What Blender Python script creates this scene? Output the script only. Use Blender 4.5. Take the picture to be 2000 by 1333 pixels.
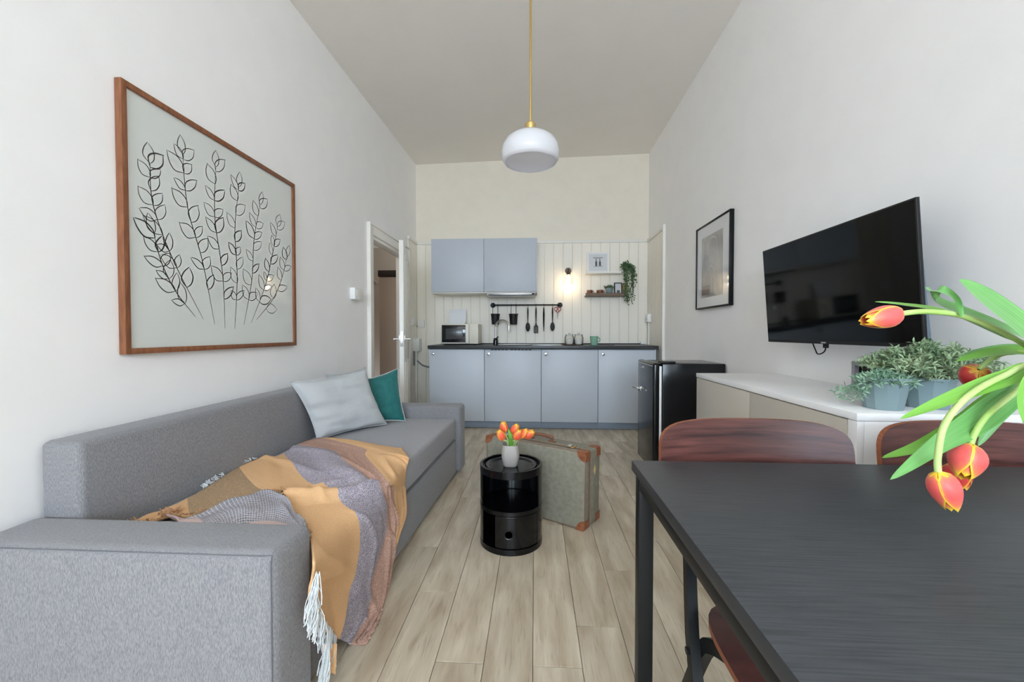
import bpy, bmesh, math, random
from mathutils import Vector, Matrix, noise
R = math.radians
random.seed(7)
sc = bpy.context.scene
for o in list(bpy.data.objects): bpy.data.objects.remove(o)
C = sc.collection

# ------------------------------------------------------------------ camera
F, VX, VY, H = 800.0, 1045.0, 650.0, 1.06
pitch = math.atan((666.5 - VY) / F)
yaw = math.atan((VX - 1000) / F * math.cos(pitch))
cd = bpy.data.cameras.new('camera'); cam = bpy.data.objects.new('camera', cd); C.objects.link(cam)
cam.location = (0, 0, H); cam.rotation_euler = (R(90) - pitch, 0, yaw)
cd.sensor_width = 36; cd.lens = F / 2000 * 36; cd.clip_start = 0.02; cd.clip_end = 60
sc.camera = cam
_fw = Vector((-math.sin(yaw) * math.cos(pitch), math.cos(yaw) * math.cos(pitch), -math.sin(pitch)))
_rt = Vector((math.cos(yaw), math.sin(yaw), 0)); _up = _rt.cross(_fw)
def at(px, py, ax, val):
    """measured point of the photograph on the plane x, y or z = val (metres)"""
    d = _rt * ((px - 1000) / F) - _up * ((py - 666.5) / F) + _fw
    o = Vector((0, 0, H)); t = (val - o['xyz'.index(ax)]) / d['xyz'.index(ax)]
    return o + d * t

# ------------------------------------------------------------------ light, world, exposure
w = bpy.data.worlds.new('World'); sc.world = w; w.use_nodes = True
bg = w.node_tree.nodes['Background']; bg.inputs[0].default_value = (0.75, 0.87, 1, 1); bg.inputs[1].default_value = 2.5
sc.view_settings.view_transform = 'Standard'; sc.view_settings.look = 'None'
sc.view_settings.gamma = 1; sc.view_settings.use_curve_mapping = False
sc.view_settings.exposure = -0.07
sc.cycles.use_denoising = True
sc.cycles.max_bounces = 14; sc.cycles.diffuse_bounces = 12; sc.cycles.caustics_reflective = False; sc.cycles.caustics_refractive = False
sc.cycles.sample_clamp_indirect = 6
WX0, WX1, WY0, WY1 = -1.481, 1.368, -4.4, 5.055
def area(name, loc, rot, sx, sy, power, col):
    l = bpy.data.lights.new(name, 'AREA'); l.shape = 'RECTANGLE'; l.size = sx; l.size_y = sy; l.energy = power; l.color = col
    o = bpy.data.objects.new(name, l); C.objects.link(o); o.location = loc; o.rotation_euler = rot; return o
# daylight through the two tall windows behind the camera
for wx in (-0.75, 0.66):
    area('window_daylight', (wx, WY0 - 0.95, 2.55), (R(64), 0, 0), 1.6, 2.2, 350, (0.66, 0.83, 1.0))
# added fill light behind the camera, out of view, bounced off the ceiling
area('added_ceiling_bounce', (0.0, -2.8, 2.2), (R(180), 0, 0), 1.6, 1.6, 82, (0.84, 0.92, 1.0))
area('hall_lamp_light', (-2.6, 3.6, 2.7), (0, 0, 0), 0.5, 0.5, 7, (1, 0.88, 0.75))

# ------------------------------------------------------------------ materials
MATS = {}
def nt(name):
    m = bpy.data.materials.new(name); m.use_nodes = True
    return m, m.node_tree.nodes, m.node_tree.links, m.node_tree.nodes['Principled BSDF']
def s2l(c):
    return tuple(((x / 255) / 12.92 if x / 255 <= 0.04045 else ((x / 255 + 0.055) / 1.055) ** 2.4) for x in c)
def mat(name, c, rough=0.5, metal=0.0, spec=None, coat=0.0, coat_r=0.03, c2=None, ns=20, nscale=(1, 1, 1), bump=0.0, bs=None, detail=4, contrast=(0.35, 0.65), trans=0.0, ior=1.45, em=None, es=0.0, sheen=0.0):
    m, N, L, b = nt(name)
    col = (*s2l(c), 1)
    b.inputs['Base Color'].default_value = col; b.inputs['Roughness'].default_value = rough; b.inputs['Metallic'].default_value = metal
    if spec is not None: b.inputs['Specular IOR Level'].default_value = spec
    b.inputs['Coat Weight'].default_value = coat; b.inputs['Coat Roughness'].default_value = coat_r
    b.inputs['Transmission Weight'].default_value = trans; b.inputs['IOR'].default_value = ior
    if sheen: b.inputs['Sheen Weight'].default_value = sheen
    if em: b.inputs['Emission Color'].default_value = (*em, 1); b.inputs['Emission Strength'].default_value = es
    if c2 or bump:
        tc = N.new('ShaderNodeTexCoord'); mp = N.new('ShaderNodeMapping'); mp.inputs['Scale'].default_value = nscale
        L.new(tc.outputs['Object'], mp.inputs[0])
        n = N.new('ShaderNodeTexNoise'); n.inputs['Scale'].default_value = ns; n.inputs['Detail'].default_value = detail
        L.new(mp.outputs[0], n.inputs['Vector'])
        if c2:
            r = N.new('ShaderNodeValToRGB'); r.color_ramp.elements[0].position = contrast[0]; r.color_ramp.elements[1].position = contrast[1]
            r.color_ramp.elements[0].color = (*s2l(c2), 1); r.color_ramp.elements[1].color = col
            L.new(n.outputs['Fac'], r.inputs[0]); L.new(r.outputs[0], b.inputs['Base Color'])
        if bump:
            bu = N.new('ShaderNodeBump'); bu.inputs['Strength'].default_value = bump; bu.inputs['Distance'].default_value = 0.002
            if bs:
                n2 = N.new('ShaderNodeTexNoise'); n2.inputs['Scale'].default_value = bs; L.new(mp.outputs[0], n2.inputs['Vector']); L.new(n2.outputs['Fac'], bu.inputs['Height'])
            else: L.new(n.outputs['Fac'], bu.inputs['Height'])
            L.new(bu.outputs[0], b.inputs['Normal'])
    MATS[name] = m; return m
paint = mat('wall_paint', (246, 245, 245), 0.75, c2=(244, 243, 243), ns=6, bump=0.05, bs=60)
cream = mat('cream_paint', (237, 230, 216), 0.6, c2=(234, 227, 213), ns=8)
ceilm = mat('ceiling_paint', (240, 236, 231), 0.9, c2=(238, 234, 229), ns=3)
boardm = mat('board_paint', (244, 239, 229), 0.45, c2=(239, 234, 223), ns=12, nscale=(1, 1, .1))
trimw = mat('white_gloss_paint', (236, 234, 228), 0.35)
white = mat('white_lacquer', (240, 240, 242), 0.25)
whitep = mat('white_plastic', (236, 237, 236), 0.35)
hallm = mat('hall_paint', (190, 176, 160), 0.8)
hallw = mat('hall_wardrobe_wood', (176, 160, 146), 0.6)
dark = mat('dark_wood', (40, 30, 28), 0.5)
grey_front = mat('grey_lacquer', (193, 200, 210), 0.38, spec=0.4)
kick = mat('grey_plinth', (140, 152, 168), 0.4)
worktop = mat('dark_worktop', (62, 64, 68), 0.35, c2=(50, 52, 56), ns=60)
steel = mat('brushed_steel', (200, 202, 205), 0.28, metal=1)
chrome = mat('chrome', (225, 226, 228), 0.08, metal=1)
black_m = mat('black_metal', (20, 21, 22), 0.42, spec=.25)
blackg = mat('black_gloss_plastic', (9, 9, 11), 0.12, spec=0.5)
blackgl = mat('black_lacquer_fridge', (14, 15, 18), 0.16)
blackmat = mat('black_matte_plastic', (18, 18, 20), 0.55)
screen = mat('tv_screen', (5, 6, 6), 0.06, spec=0.35)
tvback = mat('tv_back_grey', (92, 108, 124), 0.4)
creamp = mat('microwave_plastic', (222, 218, 204), 0.4)
mglass = mat('microwave_glass', (26, 27, 30), 0.06)
mwin = mat('microwave_window', (72, 74, 76), 0.2)
brass = mat('brass', (222, 190, 126), 0.25, metal=1)
opal = mat('opal_glass', (240, 240, 244), 0.12, coat=0.6)
_n, _l = opal.node_tree.nodes, opal.node_tree.links; _t = _n.new('ShaderNodeBsdfTranslucent'); _t.inputs[0].default_value = (.9, .9, .92, 1); _x = _n.new('ShaderNodeMixShader'); _x.inputs[0].default_value = .42
_l.new(_n['Principled BSDF'].outputs[0], _x.inputs[1]); _l.new(_t.outputs[0], _x.inputs[2]); _l.new(_x.outputs[0], _n['Material Output'].inputs[0])
bronze = mat('dark_bronze', (80, 66, 56), 0.4, metal=0.7)
tblack = mat('table_black_ash', (66, 69, 73), 0.42, c2=(48, 51, 55), ns=9, nscale=(1.2, 40, 1.2), detail=6, contrast=(.3, .62), bump=0.10)
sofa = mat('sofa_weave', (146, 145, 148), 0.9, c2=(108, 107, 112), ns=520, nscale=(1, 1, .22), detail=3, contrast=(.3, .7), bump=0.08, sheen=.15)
sofa_lit = mat('sofa_weave_lit', (164, 163, 167), 0.9, c2=(136, 135, 140), ns=520, nscale=(1, .5, 1), detail=3, contrast=(.3, .68), bump=0.3, sheen=.15)  # same sofa fabric, overhead light on the seat painted in as a lighter colour
seamm = mat('sofa_seam_thread', (104, 104, 110), 0.9)
cushg = mat('pale_grey_linen', (190, 194, 196), 0.9, c2=(182, 186, 189), ns=240, bump=0.15)
cushg2 = mat('grey_linen', (178, 180, 182), 0.9, c2=(166, 168, 171), ns=240, bump=0.15)
teal = mat('teal_velvet', (16, 104, 102), 0.7, c2=(10, 92, 90), ns=90, bump=0.1, sheen=.3)
th_or = mat('throw_orange', (226, 184, 138), 0.95, c2=(208, 160, 114), ns=420, nscale=(1, 1, 1), contrast=(.3, .6), bump=.5)
th_gr = mat('throw_lilac_grey', (196, 188, 198), 0.95, c2=(118, 112, 126), ns=330, contrast=(.42, .58), bump=.6)
th_br = mat('throw_rust', (206, 168, 150), 0.95, c2=(152, 120, 108), ns=330, contrast=(.4, .6), bump=.6)
th_ol = mat('throw_olive_brown', (190, 160, 126), 0.95, c2=(148, 124, 98), ns=330, contrast=(.4, .6), bump=.6)
th_pk = mat('throw_pink', (206, 182, 178), 0.95, c2=(190, 166, 162), ns=260, bump=.4)
fringem = mat('fringe_yarn', (214, 218, 220), 0.95)
suit = mat('suitcase_canvas', (144, 140, 126), 0.7, c2=(128, 125, 112), ns=40, bump=.15, bs=500)
leather = mat('tan_leather', (156, 98, 66), 0.5, c2=(126, 74, 48), ns=50, bump=.2)
leatherd = mat('worn_brown_leather', (128, 88, 68), 0.6)
vasem = mat('taupe_ceramic', (158, 153, 149), 0.45)
potm = mat('grey_blue_plastic', (122, 142, 146), 0.5)
soil = mat('soil', (50, 40, 30), 0.95)
ros = mat('sage_leaf', (166, 184, 146), 0.7, c2=(116, 144, 108), ns=14, detail=2)
ros2 = mat('dusty_green_leaf', (160, 190, 164), 0.7, c2=(116, 152, 126), ns=14, detail=2)
ivy = mat('ivy_leaf', (88, 116, 76), 0.6, c2=(52, 80, 52), ns=24, detail=2)
stemgr = mat('tulip_stem', (190, 212, 140), 0.45, c2=(160, 196, 104), ns=12)
mint = mat('mint_glaze', (134, 178, 156), 0.3)
browncup = mat('brown_glaze', (120, 70, 48), 0.4)
shelfwood = mat('shelf_wood', (128, 108, 92), 0.6, c2=(106, 88, 76), ns=18, nscale=(1, 10, 10))
traywood = mat('tray_wood', (98, 66, 48), 0.5)
framewood = mat('frame_wood', (142, 92, 62), 0.5, c2=(118, 72, 46), ns=16, nscale=(6, 6, 1), contrast=(.3, .7))
inkm = mat('ink', (72, 70, 70), 0.7)
orange_edge = mat('ply_edge', (150, 88, 58), 0.5, c2=(118, 66, 44), ns=60, nscale=(1, 1, 8))
redh = mat('red_handle_plastic', (170, 50, 50), 0.4)
yellowc = mat('yellow_print', (214, 180, 90), 0.5)
sugar = mat('white_contents', (236, 232, 226), 0.8)
floorbase = mat('floor_joint', (92, 84, 74), 0.8)
rubber = mat('grey_rubber', (132, 134, 137), 0.7)
badge = mat('silver_badge', (210, 212, 215), 0.3, metal=0.8)
plate_w = mat('milky_white_plastic', (226, 229, 234), 0.4)
sticker = mat('gold_sticker', (222, 190, 130), 0.5)
yarn_dk = mat('dark_yarn', (198, 156, 118), 0.95)

def paper(name, c, coat=1.0):
    return mat(name, c, 0.6, coat=coat, coat_r=0.015)
artpaper = paper('glazed_paper', (216, 220, 217)); mount = paper('glazed_mount', (214, 216, 220))
# print of the small picture: soft grey wash
m, N, L, b = nt('grey_wash_print'); b.inputs['Coat Weight'].default_value = 1; b.inputs['Coat Roughness'].default_value = .015; b.inputs['Roughness'].default_value = .6
tc = N.new('ShaderNodeTexCoord'); n = N.new('ShaderNodeTexNoise'); n.inputs['Scale'].default_value = 4; n.inputs['Detail'].default_value = 3; n.inputs['Distortion'].default_value = .6
r = N.new('ShaderNodeValToRGB'); r.color_ramp.elements[0].position = .3; r.color_ramp.elements[0].color = (*s2l((140, 138, 136)), 1); r.color_ramp.elements[1].position = .72; r.color_ramp.elements[1].color = (*s2l((190, 188, 186)), 1)
L.new(tc.outputs['Object'], n.inputs['Vector']); L.new(n.outputs['Fac'], r.inputs[0]); L.new(r.outputs[0], b.inputs['Base Color']); wash = m
printdark = mat('print_dark', (120, 110, 106), 0.6, coat=1, coat_r=.015)
printpale = mat('print_pale', (204, 200, 192), 0.6, coat=1, coat_r=.015)
photodk = mat('print_grey', (84, 86, 90), 0.5, coat=.5)

# floor planks: greige oak, every plank its own tone
m, N, L, b = nt('plank_oak'); b.inputs['Roughness'].default_value = .42; plankm = m
tc = N.new('ShaderNodeTexCoord'); oi = N.new('ShaderNodeObjectInfo'); ad = N.new('ShaderNodeVectorMath'); ad.operation = 'ADD'
sc2 = N.new('ShaderNodeVectorMath'); sc2.operation = 'SCALE'; sc2.inputs[3].default_value = 37.0
cmb = N.new('ShaderNodeCombineXYZ'); L.new(oi.outputs['Random'], cmb.inputs[0]); L.new(oi.outputs['Random'], cmb.inputs[1]); L.new(cmb.outputs[0], sc2.inputs[0])
L.new(tc.outputs['Object'], ad.inputs[0]); L.new(sc2.outputs[0], ad.inputs[1])
def plank_noise(scale, det, mp_s):
    mp = N.new('ShaderNodeMapping'); mp.inputs['Scale'].default_value = mp_s; L.new(ad.outputs[0], mp.inputs[0])
    n = N.new('ShaderNodeTexNoise'); n.inputs['Scale'].default_value = scale; n.inputs['Detail'].default_value = det; n.inputs['Distortion'].default_value = .4; L.new(mp.outputs[0], n.inputs['Vector']); return n
n1 = plank_noise(5, 6, (3.2, .55, 1)); r1 = N.new('ShaderNodeValToRGB')
r1.color_ramp.elements[0].position = .3; r1.color_ramp.elements[0].color = (*s2l((172, 155, 132)), 1)
r1.color_ramp.elements[1].position = .68; r1.color_ramp.elements[1].color = (*s2l((214, 203, 182)), 1)
L.new(n1.outputs['Fac'], r1.inputs[0])
n2 = plank_noise(9, 8, (16, 1.0, 1)); r2 = N.new('ShaderNodeValToRGB'); r2.color_ramp.elements[0].position = .30; r2.color_ramp.elements[0].color = (.55, .5, .46, 1); r2.color_ramp.elements[1].position = .44; r2.color_ramp.elements[1].color = (1, 1, 1, 1)
L.new(n2.outputs['Fac'], r2.inputs[0])
mx = N.new('ShaderNodeMix'); mx.data_type = 'RGBA'; mx.blend_type = 'MULTIPLY'; mx.inputs[0].default_value = .5; L.new(r1.outputs[0], mx.inputs[6]); L.new(r2.outputs[0], mx.inputs[7])
hv = N.new('ShaderNodeHueSaturation'); mr = N.new('ShaderNodeMapRange'); mr.inputs[3].default_value = .90; mr.inputs[4].default_value = 1.08; L.new(oi.outputs['Random'], mr.inputs[0]); L.new(mr.outputs[0], hv.inputs['Value'])
L.new(mx.outputs[2], hv.inputs['Color']); L.new(hv.outputs[0], b.inputs['Base Color'])
bu = N.new('ShaderNodeBump'); bu.inputs['Strength'].default_value = .12; bu.inputs['Distance'].default_value = .002; L.new(n2.outputs['Fac'], bu.inputs['Height']); L.new(bu.outputs[0], b.inputs['Normal'])
# walnut
m, N, L, b = nt('walnut_veneer'); walnut = m; b.inputs['Roughness'].default_value = .33
tc = N.new('ShaderNodeTexCoord'); mp = N.new('ShaderNodeMapping'); mp.inputs['Scale'].default_value = (.9, 2, 14); L.new(tc.outputs['Object'], mp.inputs[0])
n = N.new('ShaderNodeTexNoise'); n.inputs['Scale'].default_value = 5; n.inputs['Detail'].default_value = 8; n.inputs['Distortion'].default_value = .5; L.new(mp.outputs[0], n.inputs['Vector'])
r = N.new('ShaderNodeValToRGB'); r.color_ramp.elements[0].position = .3; r.color_ramp.elements[0].color = (*s2l((52, 30, 30)), 1); r.color_ramp.elements[1].position = .7; r.color_ramp.elements[1].color = (*s2l((108, 66, 60)), 1)
L.new(n.outputs['Fac'], r.inputs[0]); L.new(r.outputs[0], b.inputs['Base Color'])
# petals and leaves by UV
def uvmat(name, build, rough=.45, sub=0.0):
    m, N, L, b = nt(name); b.inputs['Roughness'].default_value = rough
    uv = N.new('ShaderNodeUVMap'); sp = N.new('ShaderNodeSeparateXYZ'); L.new(uv.outputs[0], sp.inputs[0])
    build(N, L, b, sp, uv); return m
def mathn(N, L, op, a, b_=None):
    x = N.new('ShaderNodeMath'); x.operation = op
    for i, v in enumerate((a, b_)):
        if v is None: continue
        if isinstance(v, (int, float)): x.inputs[i].default_value = v
        else: L.new(v, x.inputs[i])
    return x.outputs[0]
def petal_nodes(red, red2, yel):
    def f(N, L, b, sp, uv):
        t = mathn(N, L, 'ABSOLUTE', mathn(N, L, 'SUBTRACT', mathn(N, L, 'MULTIPLY', sp.outputs[0], 2.0), 1.0))
        e = mathn(N, L, 'MULTIPLY', mathn(N, L, 'POWER', t, 7.0), .75)
        tip = mathn(N, L, 'POWER', sp.outputs[1], 4.2)
        base = mathn(N, L, 'POWER', mathn(N, L, 'SUBTRACT', 1.0, sp.outputs[1]), 9.0)
        mp = N.new('ShaderNodeMapping'); mp.inputs['Scale'].default_value = (9, 1.2, 1); L.new(uv.outputs[0], mp.inputs[0])
        n = N.new('ShaderNodeTexNoise'); n.inputs['Scale'].default_value = 3; n.inputs['Detail'].default_value = 4; L.new(mp.outputs[0], n.inputs['Vector'])
        s = mathn(N, L, 'ADD', mathn(N, L, 'ADD', e, tip), base)
        s = mathn(N, L, 'ADD', s, mathn(N, L, 'MULTIPLY', mathn(N, L, 'SUBTRACT', n.outputs['Fac'], .5), .5))
        r = N.new('ShaderNodeValToRGB'); r.color_ramp.elements[0].position = .12; r.color_ramp.elements[0].color = (*s2l(red), 1)
        r.color_ramp.elements[1].position = .75; r.color_ramp.elements[1].color = (*s2l(yel), 1)
        k = r.color_ramp.elements.new(.42); k.color = (*s2l(red2), 1)
        L.new(s, r.inputs[0]); L.new(r.outputs[0], b.inputs['Base Color'])
    return f
petalm = uvmat('petal_coral', petal_nodes((222, 88, 84), (236, 124, 84), (246, 206, 50)))
petalr = uvmat('petal_deep_red', petal_nodes((176, 34, 36), (196, 62, 40), (222, 170, 60)))
petalo = uvmat('petal_orange', petal_nodes((234, 96, 62), (242, 140, 54), (250, 204, 70)))
def leaf_nodes(a, bcol):
    def f(N, L, b, sp, uv):
        mp = N.new('ShaderNodeMapping'); mp.inputs['Scale'].default_value = (14, .6, 1); L.new(uv.outputs[0], mp.inputs[0])
        n = N.new('ShaderNodeTexNoise'); n.inputs['Scale'].default_value = 2; n.inputs['Detail'].default_value = 4; L.new(mp.outputs[0], n.inputs['Vector'])
        r = N.new('ShaderNodeValToRGB'); r.color_ramp.elements[0].position = .3; r.color_ramp.elements[0].color = (*s2l(a), 1); r.color_ramp.elements[1].position = .7; r.color_ramp.elements[1].color = (*s2l(bcol), 1)
        L.new(n.outputs['Fac'], r.inputs[0]); L.new(r.outputs[0], b.inputs['Base Color'])
    return f
leafm = uvmat('tulip_leaf', leaf_nodes((84, 146, 38), (126, 182, 74)), .4)
leafd = uvmat('tulip_leaf_blue_green', leaf_nodes((78, 140, 62), (116, 174, 100)), .4)
for m_ in (leafm, leafd, petalm, petalr, petalo): m_.node_tree.nodes['Principled BSDF'].inputs['Sheen Weight'].default_value = .1
# clear glass for jars and the wall lamp shade
def thin_glass(name, tint, amt):
    m = bpy.data.materials.new(name); m.use_nodes = True; N, L = m.node_tree.nodes, m.node_tree.links
    N.remove(N['Principled BSDF']); out = N['Material Output']; tr = N.new('ShaderNodeBsdfTransparent'); gl = N.new('ShaderNodeBsdfGlossy'); mxs = N.new('ShaderNodeMixShader'); lw = N.new('ShaderNodeLayerWeight')
    tr.inputs[0].default_value = (*tint, 1); gl.inputs['Roughness'].default_value = .03; lw.inputs[0].default_value = amt
    L.new(lw.outputs['Fresnel'], mxs.inputs[0]); L.new(tr.outputs[0], mxs.inputs[1]); L.new(gl.outputs[0], mxs.inputs[2]); L.new(mxs.outputs[0], out.inputs[0]); return m
glass = thin_glass('clear_glass', (.96, .97, .96), .22)
# grey throw underside with a pale woven grid
m, N, L, b = nt('throw_grey_grid'); th_gg = m; b.inputs['Roughness'].default_value = .95
uv = N.new('ShaderNodeUVMap')
bt = N.new('ShaderNodeTexBrick'); bt.offset = 0; bt.inputs['Color1'].default_value = (*s2l((112, 108, 118)), 1); bt.inputs['Color2'].default_value = (*s2l((136, 130, 140)), 1); bt.inputs['Mortar'].default_value = (*s2l((200, 200, 204)), 1)
bt.inputs['Scale'].default_value = 1; bt.inputs['Mortar Size'].default_value = .1; bt.inputs['Mortar Smooth'].default_value = .4; bt.inputs['Brick Width'].default_value = 1.0; bt.inputs['Row Height'].default_value = .7
mp = N.new('ShaderNodeMapping'); mp.inputs['Scale'].default_value = (40, 26, 1); L.new(uv.outputs[0], mp.inputs[0]); L.new(mp.outputs[0], bt.inputs['Vector']); 
n = N.new('ShaderNodeTexNoise'); n.inputs['Scale'].default_value = 300; tc = N.new('ShaderNodeTexCoord'); L.new(tc.outputs['Object'], n.inputs['Vector'])
mx = N.new('ShaderNodeMix'); mx.data_type = 'RGBA'; mx.blend_type = 'OVERLAY'; mx.inputs[0].default_value = .8; L.new(bt.outputs[0], mx.inputs[6]); L.new(n.outputs['Fac'], mx.inputs[7]); L.new(mx.outputs[2], b.inputs['Base Color'])

# ------------------------------------------------------------------ builders
def bmn(): return bmesh.new()
def box(bm, x0, x1, y0, y1, z0, z1, bev=0.0, seg=2, M=None, mi=0):
    vs = [bm.verts.new((x, y, z)) for x in (x0, x1) for y in (y0, y1) for z in (z0, z1)]
    fs = [bm.faces.new([vs[i] for i in q]) for q in ((0, 1, 3, 2), (4, 6, 7, 5), (0, 4, 5, 1), (2, 3, 7, 6), (0, 2, 6, 4), (1, 5, 7, 3))]
    for f in fs: f.material_index = mi
    if M is not None: bmesh.ops.transform(bm, matrix=M, verts=vs)
    if bev > 0:
        es = list({e for f in fs for e in f.edges}); bmesh.ops.bevel(bm, geom=es, offset=bev, segments=seg, profile=.5, affect='EDGES')
def tube(bm, pts, r, n=8, cap=True, rs=None, mi=0):
    pts = [Vector(p) for p in pts]; rings = []; ref = None
    for i, p in enumerate(pts):
        t = (pts[min(i + 1, len(pts) - 1)] - pts[max(i - 1, 0)]).normalized()
        if ref is None: ref = Vector((0, 0, 1)) if abs(t.z) < .9 else Vector((1, 0, 0))
        a = t.cross(ref).normalized(); b_ = a.cross(t).normalized(); ref = b_
        rr = rs[i] if rs else r
        rings.append([bm.verts.new(p + (a * math.cos(2 * math.pi * k / n) + b_ * math.sin(2 * math.pi * k / n)) * rr) for k in range(n)])
    for A, B in zip(rings, rings[1:]):
        for k in range(n):
            f = bm.faces.new((A[k], A[(k + 1) % n], B[(k + 1) % n], B[k])); f.material_index = mi
    if cap: bm.faces.new(rings[0][::-1]).material_index = mi; bm.faces.new(rings[-1]).material_index = mi
def lathe(bm, prof, cx, cy, n=32, a0=0, a1=2 * math.pi, sq=0, mi=0):
    full = abs(a1 - a0 - 2 * math.pi) < 1e-6; m_ = n if full else n + 1; rings = []
    for r_, z in prof:
        ring = []
        for k in range(m_):
            a = a0 + (a1 - a0) * k / n; q = 1
            if sq: q = 1 / ((abs(math.cos(a)) ** sq + abs(math.sin(a)) ** sq) ** (1 / sq))
            ring.append(bm.verts.new((cx + r_ * q * math.cos(a), cy + r_ * q * math.sin(a), z)))
        rings.append(ring)
    for A, B in zip(rings, rings[1:]):
        for k in range(n):
            try: bm.faces.new((A[k], A[(k + 1) % m_], B[(k + 1) % m_], B[k])).material_index = mi
            except ValueError: pass
    return rings
def closed_lathe(bm, prof, cx, cy, n=32, **k):
    lathe(bm, prof, cx, cy, n, **k); bmesh.ops.remove_doubles(bm, verts=bm.verts, dist=1e-5)
def disc(bm, c, r_, nrm, th, n=24):
    c = Vector(c); nrm = Vector(nrm).normalized(); tube(bm, [c, c + nrm * th], r_, n)
def grid(bm, P, nu, nv, uvf=None, mif=None):
    vs = [[bm.verts.new(P(i / nu, j / nv)) for j in range(nv + 1)] for i in range(nu + 1)]
    lay = bm.loops.layers.uv.verify() if uvf else None
    for i in range(nu):
        for j in range(nv):
            f = bm.faces.new((vs[i][j], vs[i + 1][j], vs[i + 1][j + 1], vs[i][j + 1]))
            if mif: f.material_index = mif((i + .5) / nu, (j + .5) / nv)
            if lay:
                for l, (a, b_) in zip(f.loops, ((i, j), (i + 1, j), (i + 1, j + 1), (i, j + 1))): l[lay].uv = uvf(a / nu, b_ / nv)
    return vs
def mesh_of(name, bm, ms, smooth=True, ang=38, norm=True):
    if norm: bmesh.ops.recalc_face_normals(bm, faces=bm.faces)
    me = bpy.data.meshes.new(name); bm.to_mesh(me); bm.free()
    for m_ in (ms if isinstance(ms, (list, tuple)) else [ms]): me.materials.append(m_)
    if smooth: me.shade_smooth(); me.set_sharp_from_angle(angle=R(ang))
    return me
def obj(name, bm, ms, parent=None, label=None, kind=None, **k):
    o = bpy.data.objects.new(name, mesh_of(name, bm, ms, **k)); C.objects.link(o)
    if parent is not None:
        o.parent = parent
        if parent.type == 'EMPTY': o.matrix_parent_inverse = Matrix.Translation(-Vector(parent.location))
    if label: o['label'] = label
    if kind: o['kind'] = kind
    return o
def thing(name, label, cat, loc, group=None):
    o = bpy.data.objects.new(name, None); C.objects.link(o); o.location = loc; o.empty_display_size = .05
    o['label'] = label; o['category'] = cat
    if group: o['group'] = group
    return o
def tag(o, label, cat, group=None):
    o['label'] = label; o['category'] = cat
    if group: o['group'] = group
    return o
def struct(name, bm, m_, parent=None, **k):
    o = obj(name, bm, m_, parent, **k)
    if parent is None: o['kind'] = 'structure'
    return o
def B(name, m_, parent, *a, label=None, bev=0.002, seg=2, M=None, **k):
    bm = bmn(); box(bm, *a, bev=bev, seg=seg, M=M); return obj(name, bm, m_, parent, label=label, **k)
def T(name, m_, parent, pts, r_, n=8, **k):
    bm = bmn(); tube(bm, pts, r_, n); return obj(name, bm, m_, parent, **k)
def LA(name, m_, parent, prof, cx, cy, n=32, **k):
    bm = bmn(); closed_lathe(bm, prof, cx, cy, n, **k); return obj(name, bm, m_, parent)
def crom(P, t):
    """Catmull-Rom through a list of points, t in 0..1"""
    n_ = len(P) - 1; x = min(max(t, 0), 1) * n_; i = min(int(x), n_ - 1); f = x - i
    p0, p1, p2, p3 = P[max(i - 1, 0)], P[i], P[i + 1], P[min(i + 2, n_)]
    return p1 * 1.0 + (p2 - p0) * (.5 * f) + (p0 * 2 - p1 * 5 + p2 * 4 - p3) * (.5 * f * f) + (p1 * 3 - p0 - p2 * 3 + p3) * (.5 * f ** 3)
def path(P, n_): return [crom([Vector(p) for p in P], i / n_) for i in range(n_ + 1)]
def lerp(a, b_, t): return a + (b_ - a) * t

# ================================================================== THE ROOM
# ceiling heights at the corners (the old ceiling is not quite level)
def zl(y): return 3.145 + (y - WY1) * .030 if y > 1 else 3.145 - 4.055 * .030
def zr(y): return 3.214 - (y - WY1) * .0222 if y > 1 else 3.214 + 4.055 * .0222
def zc(x, y): t = (x - WX0) / (WX1 - WX0); return zl(y) * (1 - t) + zr(y) * t
def wallbox(bm, x0, x1, y0, y1, z0, top):
    vs = [bm.verts.new((x, y, z)) for x in (x0, x1) for y in (y0, y1) for z in (z0, top(x, y))]
    for q in ((0, 1, 3, 2), (4, 6, 7, 5), (0, 4, 5, 1), (2, 3, 7, 6), (0, 2, 6, 4), (1, 5, 7, 3)): bm.faces.new([vs[i] for i in q])
DY0, DY1, DZ = 3.665, 4.585, 1.935
bm = bmn(); t_ = lambda x, y: zl(y)
for a_, b_ in ((WY0 - .25, 1.0), (1.0, DY0)): wallbox(bm, WX0 - .09, WX0, a_, b_, 0, t_)
wallbox(bm, WX0 - .09, WX0, DY0, DY1, DZ, t_); wallbox(bm, WX0 - .09, WX0, DY1, WY1, 0, t_)
wl = struct('wall_left', bm, paint, smooth=False)
bm = bmn(); t_ = lambda x, y: zr(y)
for a_, b_ in ((WY0 - .25, 1.0), (1.0, WY1)): wallbox(bm, WX1, WX1 + .18, a_, b_, 0, t_)
wr = struct('wall_right', bm, paint, smooth=False)
bm = bmn(); wallbox(bm, WX0 - .18, WX1 + .18, WY1, WY1 + .18, 0, lambda x, y: zc(x, WY1)); wb = struct('wall_back', bm, cream, smooth=False)
bm = bmn(); top = lambda x, y: zc(x, 1.0)
W_ = [(-1.29, -.21), (.12, 1.2)]
wallbox(bm, WX0, W_[0][0], WY0 - .25, WY0, 0, top); wallbox(bm, W_[0][1], W_[1][0], WY0 - .25, WY0, 0, top); wallbox(bm, W_[1][1], WX1, WY0 - .25, WY0, 0, top)
for a_, b_ in W_:
    wallbox(bm, a_, b_, WY0 - .25, WY0, 0, lambda x, y: .66); wallbox(bm, a_, b_, WY0 - .25, WY0, 2.78, top)
wf = struct('wall_front', bm, paint, smooth=False)
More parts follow.
